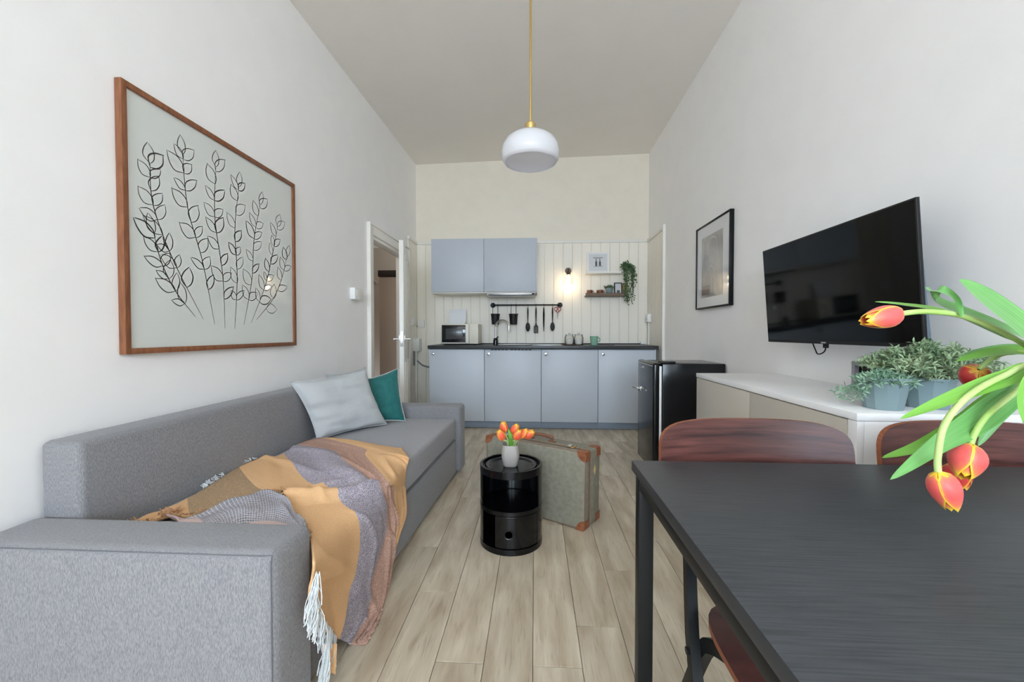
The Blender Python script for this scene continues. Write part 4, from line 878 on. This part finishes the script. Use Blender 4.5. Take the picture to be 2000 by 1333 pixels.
# ================================================================== THROW
TS, TFX = SZT + .014, -.584
def tp_(px, py, lift=0.0):
    p = at(px, py, 'z', TS + lift)
    if p.x > SXF - .015 + SK * (p.y - 2.5):
        q = at_front(px, py, AXF + .016 if at_front(px, py, TFX).y < AY1 + .03 else TFX)
        if q.z < .008: q = at(px, py, 'z', .008)
        return q
    return p
rowsA = [((466, 914), (556, 888), (580, 873), (632, 858), (785, 878)),
         ((486, 940), (566, 903), (650, 884), (712, 880), (797, 896)),
         ((512, 962), (603, 944), (668, 905), (716, 894), (797, 913)),
         ((540, 967), (643, 955), (712, 936), (755, 941), (793, 932)),
         ((560, 995), (668, 984), (744, 968), (765, 972), (790, 960)),
         ((583, 1042), (693, 1010), (750, 1010), (767, 1012), (788, 1005)),
         ((594, 1090), (697, 1059), (749, 1051), (763, 1050), (772, 1050)),
         ((594, 1130), (688, 1110), (735, 1098), (756, 1098), (759, 1100)),
         ((590, 1158), (675, 1155), (720, 1145), (746, 1148), (749, 1150)),
         ((603, 1198), (663, 1205), (708, 1200), (726, 1202), (729, 1204)),
         ((640, 1243), (650, 1248), (680, 1258), (692, 1256), (695, 1258))]
gA = [[tp_(*p) for p in row] for row in rowsA]
def PA(u, v):
    cols = [crom([gA[r_][c] for r_ in range(len(gA))], u) for c in range(5)]; p = crom(cols, v)
    f = noise.noise(Vector((u * 2.2 + v * 3, v * 7 - u * 2, 1.3))) * .5 + noise.noise(Vector((u * 7, v * 13, 4.1))) * .22
    fold = math.sin(v * 17 + u * 3.5 + 2 * noise.noise(Vector((u * 2, v * 2, 8)))) * .5
    rg = 1 - min(1, abs(noise.noise(Vector((u * 3.1 + 5, v * 4.2 - u * 3, 2.7)))) * 5)
    if u < .38: p = p + Vector((0, 0, .004 + .020 * abs(f) + .014 * rg * rg + .014 * max(0, fold) + .03 * math.exp(-((v - .93) / .08) ** 2) * math.exp(-((u - .22) / .10) ** 2)))
    else: k = min(1, (u - .38) / .12); p = p + Vector(((.004 + .022 * abs(f) + .012 * rg * rg * k + .018 * (fold + .5) * k), 0, .0))
    # ridge of the crease that crosses from the fold corner to the lilac band
    p = p + Vector((.4, 0, 1)) * (.026 * math.exp(-((u - (.335 + .06 * v)) / .020) ** 2) * (1 if v < .75 else max(0, 1 - (v - .75) * 8)))
    return p
def bandA(u, v): return 0 if v < .25 else 1 if v < .5 else 2 if v < .75 else (3 if u < .62 else 2)
t = thing('throw_blanket', 'orange, lilac grey and rust striped throw draped over the sofa front', 'blanket', (-.8, 1.6, SZT))
bm = bmn(); grid(bm, PA, 130, 90, uvf=lambda u, v: (u, v), mif=bandA)
# flap towards the backrest: orange corner and olive band
rowsB = [((238, 1030), (366, 978), (466, 914)), ((280, 1030), (367, 992), (486, 940)), ((325, 1004 + 6), (370, 1008), (512, 962)), ((330, 1012), (374, 1017), (540, 967))]
gB = [[tp_(*p) for p in row] for row in rowsB]
def PB(u, v):
    p = crom([crom([gB[r_][c] for r_ in range(4)], u) for c in range(3)], v)
    a_ = PA(u * .30, 0); f = noise.noise(Vector((u * 3, v * 6, 2.2)))
    p = p + Vector((0, 0, .006 + .014 * abs(f) * (1 - v) + .012 * math.exp(-((u - 1) / .12) ** 2)))
    k = max(0, (v - .8) / .2); return p.lerp(a_, k * k)
grid(bm, PB, 40, 50, mif=lambda u, v: 0 if v < .5 else 4)
cloth = obj('cloth', bm, [th_or, th_gr, th_br, th_or, th_ol], t, ang=70)
cloth.modifiers.new('solid', 'SOLIDIFY').thickness = .006
# turned-over underside by the near arm: grey grid then pale pink
rowsC = [((325, 1006), (372, 1014), (470, 975), (540, 966), (576, 1003), (592, 1024)),
         ((350, 1022), (400, 1018), (480, 1000), (545, 996), (582, 1025), (600, 1040)),
         ((360, 1040), (420, 1040), (480, 1032), (540, 1030), (585, 1050), (602, 1056)),
         ((360, 1075), (420, 1075), (480, 1075), (540, 1072), (575, 1075), (588, 1080))]
gC = [[at(p[0], p[1], 'z', TS + .012 + .010 * (i < 2)) for p in row] for i, row in enumerate(rowsC)]
def PC(u, v):
    p = crom([crom([gC[r_][c] for r_ in range(4)], u) for c in range(6)], v)
    f = noise.noise(Vector((u * 4, v * 9, 7.7))); p.x = min(p.x, SXF + .012 + SK * (p.y - 2.5)); p.y = max(p.y, AY1 + .006)
    return p + Vector((0, 0, .010 + .018 * f - .02 * max(0, u - .6)))
bm = bmn(); grid(bm, PC, 40, 80, uvf=lambda u, v: (v * 1.6, u), mif=lambda u, v: 1 if (u > .60 and v > .42) or v < .16 else 0)
und = obj('turned_over_underside', bm, [th_gg, th_pk], t, ang=70, label='grey grid and pale pink underside'); und.modifiers.new('solid', 'SOLIDIFY').thickness = .005
# lower end of the throw reaching the floor
e = [at_front(632, 1258, AXF + .012), at_front(655, 1258, AXF + .03), at_front(652, 1318, AXF + .03), at_front(628, 1300, AXF + .012)]
def PD(u, v): 
    p = e[0] * (1 - u) * (1 - v) + e[1] * u * (1 - v) + e[2] * u * v + e[3] * (1 - u) * v; p.z = max(p.z, .004); return p + Vector((.008 * math.sin(u * 7), 0, 0))
bm = bmn(); grid(bm, PD, 12, 16); obj('lower_corner', bm, th_or, t)
# fringes
bm = bmn(); rnd = random.Random(3)
def strand(p, d, ln, r_=.0013, wob=.006, floorz=.004):
    p = Vector(p); d = Vector(d).normalized(); P = []; q = p.copy()
    w1 = Vector((rnd.gauss(0, 1), rnd.gauss(0, 1), rnd.gauss(0, 1))) * wob
    for k in range(6): s = k / 5; pt = p + d * ln * s + w1 * math.sin(s * 3) ; pt.z = max(pt.z, floorz); P.append(pt)
    tube(bm, P, r_, 4, cap=False)
edge = [PA(u, 0) for u in [.66 + .34 * i / 30 for i in range(31)]]
xo = Vector((.012, 0, 0))
for i in range(150):
    s = rnd.random(); f = s * 30; k = min(int(f), 29); p = edge[k].lerp(edge[k + 1], f - k)
    strand(p + xo * rnd.uniform(.3, 1.3), (rnd.uniform(-.05, .15), -.35 + rnd.gauss(0, .22), -1), rnd.uniform(.05, .085))
for i in range(90):
    p = e[3].lerp(e[0], rnd.uniform(-.1, 1)); p.z = max(p.z, .02); strand(p + xo * rnd.uniform(.3, 1.5), (rnd.uniform(0, .2), -.55 + rnd.gauss(0, .2), -1), rnd.uniform(.05, .08))
for i in range(46):
    s = rnd.choice((rnd.uniform(.62, .82), rnd.uniform(.98, 1.12))); p = PB(.02, min(s, 1)) if s < 1 else PA(0, (s - 1) * 1.2)
    strand(p + Vector((0, 0, .004)), (-.8, rnd.uniform(-.2, .6), rnd.uniform(0, .5)), rnd.uniform(.018, .032), wob=.004, floorz=SZT)
obj('white_fringe', bm, fringem, t, kind='stuff', norm=False)
bm = bmn()
for i in range(90):
    v = rnd.random(); p = PB(1.0, v); strand(p + Vector((0, 0, .004)), (rnd.gauss(0, .5), -.8, rnd.uniform(.1, .6)), rnd.uniform(.008, .018), r_=.0010, wob=.003, floorz=SZT)
for i in range(110):
    v = rnd.random(); p = PB(v, .0); strand(p + Vector((rnd.uniform(-.01, .03), rnd.uniform(-.01, .03), .004)), (rnd.gauss(0, .7), -.4, rnd.uniform(.1, .6)), rnd.uniform(.01, .025), r_=.0014, wob=.005, floorz=SZT)
for i in range(70):
    p = PA(.30 + .22 * rnd.random(), .005); strand(p + Vector((0, 0, .004)), (rnd.gauss(.2, .6), -.7, rnd.uniform(-.1, .5)), rnd.uniform(.008, .02), r_=.0011, wob=.003, floorz=.2)
obj('frayed_edge', bm, yarn_dk, t, kind='stuff', norm=False)

# ================================================================== ROUND STORAGE TABLE
cx, cy, rt_, ht = at(998, 1058, 'z', 0).x, 2.07, .158, .395
t = thing('storage_table', 'black glossy round two-tier storage table on the floor', 'side table', (cx, cy, 0))
def arc(name, r0, r1, a0, a1, z0, z1, n=48, m_=blackg, parent=t, hole=None):
    bm = bmn(); full = abs(a1 - a0 - 360) < .01
    A0, A1 = R(a0), R(a1)
    prof = [(r0, z0), (r1 - .001, z0), (r1, z0 + .001), (r1, z1 - .001), (r1 - .001, z1), (r0, z1), (r0, z0)]
    rings = lathe(bm, prof, cx, cy, n, A0, A1)
    if not full:
        for k in (0, -1): 
            try: bm.faces.new([rings[i][k] for i in range(len(prof) - 1)])
            except ValueError: pass
    bmesh.ops.remove_doubles(bm, verts=bm.verts, dist=1e-6); return obj(name, bm, m_, parent)
arc('base_ring', .0001, rt_, 0, 360, 0, .028, 64)
arc('middle_ring', .0001, rt_, 0, 360, .188, .208, 64)
arc('top_ring', rt_ - .012, rt_, 0, 360, .362, ht + .004, 64)
LA('top_tray', blackg, t, [(.0001, ht - .008), (.105, ht - .008), (.112, ht - .002), (.128, ht - .002), (.134, ht - .010), (rt_ - .0125, ht - .010)], cx, cy, 64)
LA('tray_underside', blackg, t, [(.0001, ht - .012), (rt_ - .0125, ht - .012)], cx, cy, 48)
# shells: open front above; door with finger hole below
arc('upper_shell', rt_ - .005, rt_ - .001, -90 + 62, 270 - 62, .209, .361, 60)
arc('lower_shell', rt_ - .005, rt_ - .001, -90 + 58, 270 - 58, .029, .187, 60)
# lower sliding door (curved panel with round finger hole)
bm = bmn(); a0, a1, z0, z1 = R(-90 - 26), R(-90 + 60), .032, .184; hc, hzc, hr = R(-90 - 1), .100, .017; rd = rt_ - .0065
nu, nv = 56, 44; V = {}
for i in range(nu + 1):
    for j in range(nv + 1):
        a = a0 + (a1 - a0) * i / nu; z = z0 + (z1 - z0) * j / nv; dx, dz = (a - hc) * rd, z - hzc; d = math.hypot(dx, dz)
        if 1e-6 < d < hr * 1.35: 
            k = hr / d if d < hr * 1.0 else 1
            if d < hr: V[i, j] = None; continue
        V[i, j] = (a, z)
# plate with a ring-shaped edge: snap border vertices onto the circle
VV = {k: bm.verts.new((cx + rd * math.cos(v[0]), cy + rd * math.sin(v[0]), v[1])) for k, v in V.items() if v}
for i in range(nu):
    for j in range(nv):
        q = [(i, j), (i + 1, j), (i + 1, j + 1), (i, j + 1)]
        if all(V[k] for k in q): bm.faces.new([VV[k] for k in q])
for v in [v for v in bm.verts if v.is_boundary]:
    a = math.atan2(v.co.y - cy, v.co.x - cx); dx, dz = (a - hc) * rd, v.co.z - hzc; d = math.hypot(dx, dz)
    if d < hr * 1.6: k = hr / d; a2 = hc + dx * k / rd; v.co = (cx + rd * math.cos(a2), cy + rd * math.sin(a2), hzc + dz * k)
dr = obj('sliding_door', bm, blackg, t); dr.modifiers.new('s', 'SOLIDIFY').thickness = .004
# the upper door slid round to the back
arc('sliding_door', rt_ - .012, rt_ - .008, 40, 140, .212, .358, 40)
# vase with small tulips
vz = ht - .0075; vx, vy = at(999, 900, 'z', vz).x, 2.055; r1 = .046; vh = at(999, 868, 'y', vy).z - vz
t = thing('small_vase', 'small rounded taupe ceramic vase on the black storage table', 'vase', (vx, vy, vz))
LA('vase_body', vasem, t, [(.0001, vz), (r1 * .66, vz), (r1 * .78, vz + .006), (r1 * .96, vz + vh * .4), (r1, vz + vh * .72), (r1 * .86, vz + vh), (r1 * .78, vz + vh), (r1 * .88, vz + vh * .7), (r1 * .6, vz + .01), (.0001, vz + .01)], vx, vy, 32, sq=3.4)

def petal(bm, M, L_, Rr, a0, inner=1.0, open_=0.0, mi=0, halfw=64, nu=14, nv=10):
    def P(u, v):
        s = v; t_ = 2 * u - 1
        r_ = Rr * inner * (1 - (1 - min(s / .42, 1)) ** 2) ** .5 if s < .42 else Rr * inner * (1 - (.66 - open_) * ((s - .42) / .58) ** 1.7)
        r_ = max(r_, Rr * .12)
        wdt = R(halfw) * (1 - max(0, (s - .45) / .55) ** 2.6) ** .75 * (1 if s > .2 else .8 + s)
        a = a0 + t_ * wdt; lip = 1 + .05 * abs(t_) ** 2
        return M @ Vector((r_ * lip * math.cos(a), r_ * lip * math.sin(a), L_ * s - L_ * .02 * abs(t_)))
    grid(bm, P, nu, nv, uvf=lambda u, v: (u, v))
def axisM(p, d):
    d = Vector(d).normalized(); q = Vector((0, 0, 1)).rotation_difference(d); return Matrix.Translation(p) @ q.to_matrix().to_4x4()
def ribbon(bm, pts, wid, nrm_hint, cup=.25, n=28, prof=None, twist=0.0):
    pts = [Vector(p) for p in pts]; hint = Vector(nrm_hint)
    prof = prof or (lambda s: math.sin(math.pi * min(1, (s * .85 + .15))) ** .75 if s < 1 else 0)
    def P(u, v):
        c = crom(pts, v); d = (crom(pts, min(v + .02, 1)) - crom(pts, max(v - .02, 0))).normalized()
        h = Matrix.Rotation(twist * v, 3, d) @ hint; s = d.cross(h).normalized(); nn = s.cross(d); k = 2 * u - 1; w_ = wid * prof(v)
        return c + s * k * w_ + nn * (cup * w_ * (k * k))
    grid(bm, P, 6, n, uvf=lambda u, v: (u, v))
heads = [((986, 842), (983, 828), petalo, 'upright orange tulip at the left in the small vase'), ((983, 857), (978, 850), petalo, 'low orange red tulip leaning left in the small vase'), ((1001, 845), (1009, 833), petalo, 'tallest pink and yellow tulip in the small vase'), ((1006, 856), (1011, 849), petalo, 'yellow tulip opening in the middle of the small vase'), ((1015, 852), (1025, 845), petalo, 'orange tulip leaning right in the small vase'), ((1024, 851), (1036, 847), petalo, 'outermost tulip leaning right over the suitcase')]
for k, (b0, tip, pm_, lb) in enumerate(heads):
    Yk = vy + (.02, -.015, .02, -.02, 0.0, .01)[k]; pb = at(b0[0], b0[1] + 4, 'y', Yk); pt = at(*tip, 'y', Yk - .005); d = pt - pb
    t = thing('tulip', lb, 'tulip', (vx, vy, vz + vh * .5), 'tulips in the small vase')
    base = Vector((vx + (k - 2.5) * .006, vy, vz + .02)); mid = Vector((vx + (pb.x - vx) * .4, lerp(vy, Yk, .5), vz + vh + .008))
    T('stem', stemgr, t, path([base, mid, pb], 8), .0026, 6)
    bm = bmn(); M_ = axisM(pb, d)
    for q in range(3): petal(bm, M_, .064, .021, q * 2.094 + k, 1.0, .1, nu=6, nv=6)
    for q in range(3): petal(bm, M_, .062, .021, q * 2.094 + 1.05 + k, .86, .1, nu=6, nv=6)
    obj('flower_head', bm, pm_, t, norm=False)
    if k in (0, 3):
        bm = bmn(); l0 = Vector((vx, vy, vz + vh * .8)); tipl = at((993, 996)[k // 3], (838, 856)[k // 3], 'y', Yk - .02); ribbon(bm, [l0, lerp(l0, tipl, .5) + Vector((.006, 0, .004)), tipl], .010, (0, -1, 0), n=10); obj('leaf', bm, leafm, t, norm=False)

# ================================================================== SUITCASE
c0 = at(1141, 1040, 'z', 0); c1 = at(1164, 1010, 'z', 0)
dl = Vector((-.85, .527, 0)).normalized(); dn = Vector((dl.y, -dl.x, 0)) * -1
if dn.y < 0: dn = -dn
thk, ln, hs = .195, .675, .415
Ms = Matrix.Translation((c0.x, c0.y, .004)) @ Matrix(((dl.x, dn.x, 0, 0), (dl.y, dn.y, 0, 0), (0, 0, 1, 0), (0, 0, 0, 1))) @ Matrix.Rotation(R(-2.0), 4, 'X') 
t = thing('suitcase', 'old grey canvas suitcase with tan leather corners standing on the floor', 'suitcase', (c0.x - .25, c0.y + .25, 0))
def sp(name, m_, *a, bev=.002, seg=2, parent=None, **k): bm = bmn(); box(bm, *a, bev=bev, seg=seg, M=Ms); return obj(name, bm, m_, parent or t, **k)
sp('lid_shell', suit, 0, ln, .0, thk * .30, 0, hs, bev=.016, seg=4); sp('base_shell', suit, 0, ln, thk * .303, thk, 0, hs, bev=.016, seg=4)
for y in (.008, thk * .30, thk - .008):
    bm = bmn(); rr = .012; yy = y; off = .0005 if y in (thk * .30,) else -.0035
    loop = []
    for (x, z, a0) in ((rr, rr, 180), (ln - rr, rr, 270), (ln - rr, hs - rr, 0), (rr, hs - rr, 90)):
        for q in range(5): a = R(a0 + q * 22.5); loop.append(Ms @ Vector((x + (rr + off) * math.cos(a), yy, z + (rr + off) * math.sin(a))))
    loop.append(loop[0]); tube(bm, loop, .0028, 6, cap=False); obj('piping', bm, leatherd, t)
for x, z in ((0, 0), (0, hs), (ln, 0), (ln, hs)):
    for y0_, y1_ in ((-.0025, thk * .26), (thk - .05, thk + .0025)):
        bm = bmn(); sx_ = 1 if x == 0 else -1; sz_ = 1 if z == 0 else -1; r0 = .052
        outer_y = y0_ if y0_ < 0 else y1_; iny = y1_ if y0_ < 0 else y0_
        # wrap-around leather: quarter disc on the face, strips over the two edges
        x_e, z_e = x - sx_ * .0025, z - sz_ * .0025; pts = [(x_e + sx_ * r0 * math.cos(R(q * 11.25)), z_e + sz_ * r0 * math.sin(R(q * 11.25))) for q in range(9)]
        cen = (x_e + sx_ * .012, z_e + sz_ * .012); cc = [(x_e + sx_ * (.012 - .012 * math.cos(R(q * 22.5))), z_e + sz_ * (.012 - .012 * math.sin(R(q * 22.5)))) for q in range(5)]
        poly = pts + cc[::-1][:] if False else pts + [cc[4 - q] for q in range(5)]
        poly = pts + [(x_e, z_e + sz_ * .014)] + [(x_e + sx_ * .004, z_e + sz_ * .004)] + [(x_e + sx_ * .014, z_e)]
        fv = [bm.verts.new((a_, outer_y, b_)) for a_, b_ in poly]; bv = [bm.verts.new((a_, iny, b_)) for a_, b_ in poly]
        bm.faces.new(fv); bm.faces.new(bv[::-1]); n_ = len(poly)
        for q in range(n_): bm.faces.new((fv[q], fv[(q + 1) % n_], bv[(q + 1) % n_], bv[q]))
        bmesh.ops.recalc_face_normals(bm, faces=bm.faces)
        bmesh.ops.transform(bm, matrix=Ms, verts=bm.verts); obj('leather_corner', bm, leather, t)
bm = bmn(); hx = ln * .5
tube(bm, [Ms @ Vector(p_) for p_ in path([(hx - .075, thk * .55, hs + .004), (hx - .07, thk * .55, hs + .026), (hx, thk * .55, hs + .032), (hx + .07, thk * .55, hs + .026), (hx + .075, thk * .55, hs + .004)], 20)], .010, 8, rs=[.005, .005, .006, .008] + [.011] * 13 + [.008, .006, .005, .005]); obj('handle', bm, leatherd, t)
for x in (hx - .075, hx + .075):
    sp('handle_mount', leatherd, x - .022, x + .022, thk * .55 - .012, thk * .55 + .012, hs + .0005, hs + .006)
for x in (.12, ln - .12):
    la = sp('latch', brass, x - .024, x + .024, thk * .22, thk * .5, hs + .0005, hs + .006, bev=.002); sp('clasp', steel, x - .012, x + .012, thk * .18, thk * .40, hs + .0062, hs + .013, bev=.002, parent=la)
bm = bmn(); vs = [bm.verts.new(Ms @ Vector((-.0012, thk * .62 + .016 * math.cos(a) * (1 if abs(math.sin(a)) < .5 else .6), hs * .72 + .028 * math.sin(a)))) for a in [k * math.pi / 5 for k in range(10)]]; bm.faces.new(vs); obj('sticker', bm, sticker, t, label='pale gold sticker on the side')

# ================================================================== TABLE AND CHAIRS
tx0, ty1 = at(1234, 900, 'z', .75).x, 1.003; tx1, ty0 = WX1 - .012, .30
t = thing('dining_table', 'black rectangular dining table with square metal legs', 'table', ((tx0 + tx1) / 2, (ty0 + ty1) / 2, 0))
o = B('tabletop', tblack, t, tx0, tx1, ty0, ty1, .726, .75, bev=.0015); o.data.materials.append(mat('table_edge_black', (42, 44, 47), .5))
for f in o.data.polygons:
    if f.normal.z < .5: f.material_index = 1
q = .034; i_ = .008
for x in (tx0 + i_, tx1 - i_ - q):
    for y in (ty0 + i_, ty1 - i_ - q): B('leg', black_m, t, x, x + q, y, y + q, 0, .7255, bev=.002)
for y in (ty0 + i_, ty1 - i_ - q): B('frame_beam', black_m, t, tx0 + i_ + q, tx1 - i_ - q, y, y + q, .692, .7255, bev=.002)
for x in (tx0 + i_, tx1 - i_ - q): B('frame_beam', black_m, t, x, x + q, ty0 + i_ + q, ty1 - i_ - q, .692, .7255, bev=.002)

def plate(bm, P3, nrmf, th, N_=56, rings=10, se=4.0, mi_edge=1):
    """rounded plywood panel: P3(a,b) maps -1..1 square to 3D, superellipse outline"""
    F_, B_ = [], []
    for r_ in range(rings + 1):
        k = r_ / rings; fr, br_ = [], []
        for i in range(N_):
            a = 2 * math.pi * i / N_; c, s = math.cos(a), math.sin(a); q = (abs(c) ** se + abs(s) ** se) ** (-1 / se); p = P3(c * q * k, s * q * k); n_ = nrmf(c * q * k, s * q * k)
            fr.append(bm.verts.new(p + n_ * th / 2)); br_.append(bm.verts.new(p - n_ * th / 2))
            if r_ == 0: break
        F_.append(fr); B_.append(br_)
    for L_ in (F_, B_):
        for i in range(N_): bm.faces.new((L_[0][0], L_[1][i], L_[1][(i + 1) % N_]))
        for r_ in range(1, rings):
            for i in range(N_): bm.faces.new((L_[r_][i], L_[r_ + 1][i], L_[r_ + 1][(i + 1) % N_], L_[r_][(i + 1) % N_]))
    for i in range(N_): bm.faces.new((F_[-1][i], F_[-1][(i + 1) % N_], B_[-1][(i + 1) % N_], B_[-1][i])).material_index = mi_edge
def chair(xc, yb, w_, label):
    t = thing('dining_chair', label, 'chair', (xc, yb - .25, 0), 'walnut chairs at the table')
    hw = w_ / 2; zc0, zh = .735, .098
    bm = bmn(); plate(bm, lambda a, b_: Vector((xc + a * hw, yb + .008 + b_ * .012 - .052 * a * a, zc0 + b_ * zh + .0)), lambda a, b_: Vector((.208 * a, 1, 0)).normalized(), .012, se=4.6, N_=80)
    obj('backrest', bm, [walnut, orange_edge], t, label='curved walnut plywood back')
    sy_ = yb - .37; sd = .215; sw = hw - .035
    bm = bmn(); plate(bm, lambda a, b_: Vector((xc + a * sw * (1 - .02 * b_), sy_ + b_ * sd, .452 - .006 * (1 - a * a) - (.012 * max(0, -b_) ** 3))), lambda a, b_: Vector((0, 0, 1)), .013, se=4.2, N_=64)
    obj('seat', bm, [walnut, orange_edge], t)
    for s in (-1, 1):
        x = xc + s * (hw - .030)
        def bar(nm, P):
            bm = bmn(); P = [Vector((p_[0] - s * .038 * min(1, max(0, (p_[2] - .40) / .22)), p_[1], p_[2])) for p_ in P]; P = path(P, 14); L_ = []
            for i, p in enumerate(P):
                d = (P[min(i + 1, len(P) - 1)] - P[max(i - 1, 0)]).normalized(); n_ = Vector((1, 0, 0)).cross(d).normalized()
                L_.append([bm.verts.new(p + Vector((sx_ * .011, 0, 0)) + n_ * sn * .014) for sx_, sn in ((-1, -1), (1, -1), (1, 1), (-1, 1))])
            for A, B__ in zip(L_, L_[1:]):
                for k in range(4): bm.faces.new((A[k], A[(k + 1) % 4], B__[(k + 1) % 4], B__[k]))
            bm.faces.new(L_[0][::-1]); bm.faces.new(L_[-1]); obj(nm, bm, black_m, t)
        bar('leg', [(x, yb + .002, .79), (x, yb - .012, .65), (x, yb - .095, .54), (x, yb - .19, .364), (x, yb - .275, .18), (x, yb - .36, .002)])
        x2 = x - s * .0235
        bar('leg', [(x2, yb - .30, .440), (x2, yb - .235, .41), (x2, yb - .19, .364), (x2, yb - .10, .20), (x2, yb + .01, .002)])
        bm = bmn(); disc(bm, (x + s * .0115, yb - .19, .364), .008, (s, 0, 0), .004, 12); obj('bolt', bm, black_m, t)
    for nm, y, z in (('crossbar', yb - .315, .09), ('crossbar', yb - .03, .075)): T(nm, black_m, t, [(xc - hw + .045, y, z), (xc + hw - .045, y, z)], .009, 8)
    return t
c1x0, c1x1 = at(1289, 870, 'y', 1.05).x, at(1668, 880, 'y', 1.05).x; cw = c1x1 - c1x0
chair((c1x0 + c1x1) / 2, 1.092, cw, 'walnut chair with black crossed legs pulled up at the table beside the fridge')
c2 = at(1721, 870, 'y', 1.05).x
chair(c2 + cw / 2 - .004, 1.092, cw, 'walnut chair behind the drooping tulips at the wall side of the table')

# ================================================================== LARGE TULIPS
VXc, VYc = .885, .66
vb = .7505
t = thing('glass_vase', 'clear glass vase of drooping tulips on the dining table', 'vase', (VXc, VYc, vb))
LA('vase_body', glass, t, [(.0001, vb), (.045, vb), (.048, vb + .02), (.042, vb + .12), (.050, vb + .2), (.046, vb + .2), (.038, vb + .12), (.044, vb + .02), (.0001, vb + .012)], VXc, VYc, 32)
mouth = Vector((VXc, VYc, vb + .2)); inv = Vector((VXc, VYc, vb + .02))
def tulip(label, stem, head, size, pm_, roll=0, leaves=(), open_=0.0, Rr=None, sw=.0038):
    """stem: (px, py, depth) from the vase outwards; head: (base px,py,depth),(tip px,py,depth)"""
    t = thing('tulip', label, 'tulip', tuple(inv), 'tulips in the glass vase')
    hb = at(head[0][0], head[0][1], 'y', head[0][2]); hp = at(head[1][0], head[1][1], 'y', head[1][2])
    P = [inv, mouth + Vector((-.012, 0, -.01))] + [at(a_, b_, 'y', c_) for a_, b_, c_ in stem] + [hb]
    bm = bmn(); tube(bm, path(P, 40), sw, 12); obj('stem', bm, stemgr, t)
    L_ = (hp - hb).length; M_ = axisM(hb, hp - hb) @ Matrix.Rotation(roll, 4, 'Z'); Rr = Rr or L_ * .36
    for k in range(3): bm = bmn(); petal(bm, M_, L_ * (.97 + .03 * (k % 2)), Rr, k * 2.094, 1.0, open_); obj('petal', bm, pm_, t, norm=False)
    for k in range(3): bm = bmn(); petal(bm, M_, L_ * (1.0 - .03 * k), Rr, k * 2.094 + 1.047, .88, open_); obj('petal', bm, pm_, t, norm=False)
    for pts, wd_, hint, mm, *tw in leaves:
        bm = bmn(); Q = [mouth + Vector((-.01, 0, -.03))] + [at(a_, b_, 'y', c_) for a_, b_, c_ in pts]
        ribbon(bm, Q, wd_, hint, n=36, twist=tw[0] if tw else 0, prof=lambda s: (.35 + 1.3 * s if s < .5 else 1.0) * (1 - max(0, (s - .5) / .5) ** 1.8) ** .8 if s < .999 else 0.0)
        obj('leaf', bm, mm, t, norm=False)
tulip('yellow and pink tulip reaching left in front of the television', [(2040, 700, .65), (1960, 650, .64), (1880, 618, .63), (1810, 609, .62)], ((1760, 613, .62), (1681, 628, .615)), .06, petalm, roll=.5, Rr=.0160,
      leaves=[([(2050, 700, .64), (1950, 655, .66), (1850, 612, .68), (1765, 597, .69), (1708, 590, .69)], .013, (0, -.4, 1), leafm),
              ([(2060, 700, .62), (1990, 640, .62), (1920, 585, .61), (1873, 547, .61)], .027, (.3, -1, .45), leafd)])
tulip('deep red tulip seen from its stem beside the bushy plant', [(2030, 700, .66), (1975, 690, .68), (1940, 700, .69)], ((1912, 722, .695), (1893, 748, .725)), .05, petalr, roll=.2, Rr=.0185, open_=.15, sw=.003,
      leaves=[([(2050, 705, .66), (1990, 688, .67), (1930, 692, .68), (1868, 706, .69)], .0125, (0, -.6, 1), leafm),
              ([(2050, 695, .68), (1990, 680, .69), (1930, 684, .70), (1870, 698, .70)], .009, (0, -.5, 1), leafd)])
tulip('large coral tulip hanging above the table', [(2040, 720, .63), (1985, 765, .62), (1930, 810, .61), (1905, 845, .61)], ((1896, 868, .61), (1880, 938, .60)), .06, petalm, roll=1.0, Rr=.0200,
      leaves=[([(2040, 730, .66), (1980, 775, .67), (1945, 815, .67), (1910, 872, .67)], .013, (-.3, -1, .2), leafd),
              ([(2040, 725, .61), (1960, 742, .60), (1860, 778, .59), (1758, 819, .58)], .012, (0, -.8, 1), leafm)])
tulip('red tulip partly hidden behind the two hanging coral tulips', [(2040, 720, .68), (1950, 760, .68), (1890, 830, .68), (1868, 890, .67)], ((1858, 905, .67), (1880, 960, .655)), .055, petalr, roll=.7, Rr=.0185,
      leaves=[([(2040, 735, .66), (1960, 770, .66), (1880, 830, .66), (1800, 872, .66), (1722, 895, .67)], .014, (0, -1, .8), leafm, .3)])
tulip('lowest coral and yellow tulip drooping almost to the tabletop', [(2040, 715, .62), (1960, 735, .60), (1890, 775, .585), (1845, 830, .58), (1832, 890, .58)], ((1832, 922, .58), (1861, 1000, .575)), .06, petalm, roll=1.8, Rr=.0172, sw=.0040,
      leaves=[([(2040, 730, .64), (1970, 775, .63), (1895, 830, .62), (1830, 870, .61), (1738, 938, .60)], .017, (-.2, -1, .5), leafd),
              ([(2060, 715, .6), (2024, 740, .58), (2006, 790, .57), (2016, 850, .57)], .013, (-.5, -1, .1), leafm)])
# curling leaf loop
t = thing('tulip_leaf', 'curled tulip leaf looping back over the yellow tulip stem', 'leaf', tuple(inv))
bm = bmn(); Q = [mouth + Vector((-.01, 0, -.03))] + [at(a_, b_, 'y', c_) for a_, b_, c_ in ((2050, 690, .67), (1960, 640, .66), (1890, 612, .66), (1835, 592, .655), (1818, 574, .645), (1838, 567, .63), (1866, 585, .625), (1878, 618, .62))]
ribbon(bm, Q, .011, (0, -.9, .6), n=60, prof=lambda s: .5 + .9 * s if s < .5 else .95 * (1 - ((s - .5) / .5) ** 2.2 * .75)); obj('blade', bm, leafd, t, norm=False)
print('objects', len(bpy.data.objects), 'tris', sum(len(m_.polygons) for m_ in bpy.data.meshes))
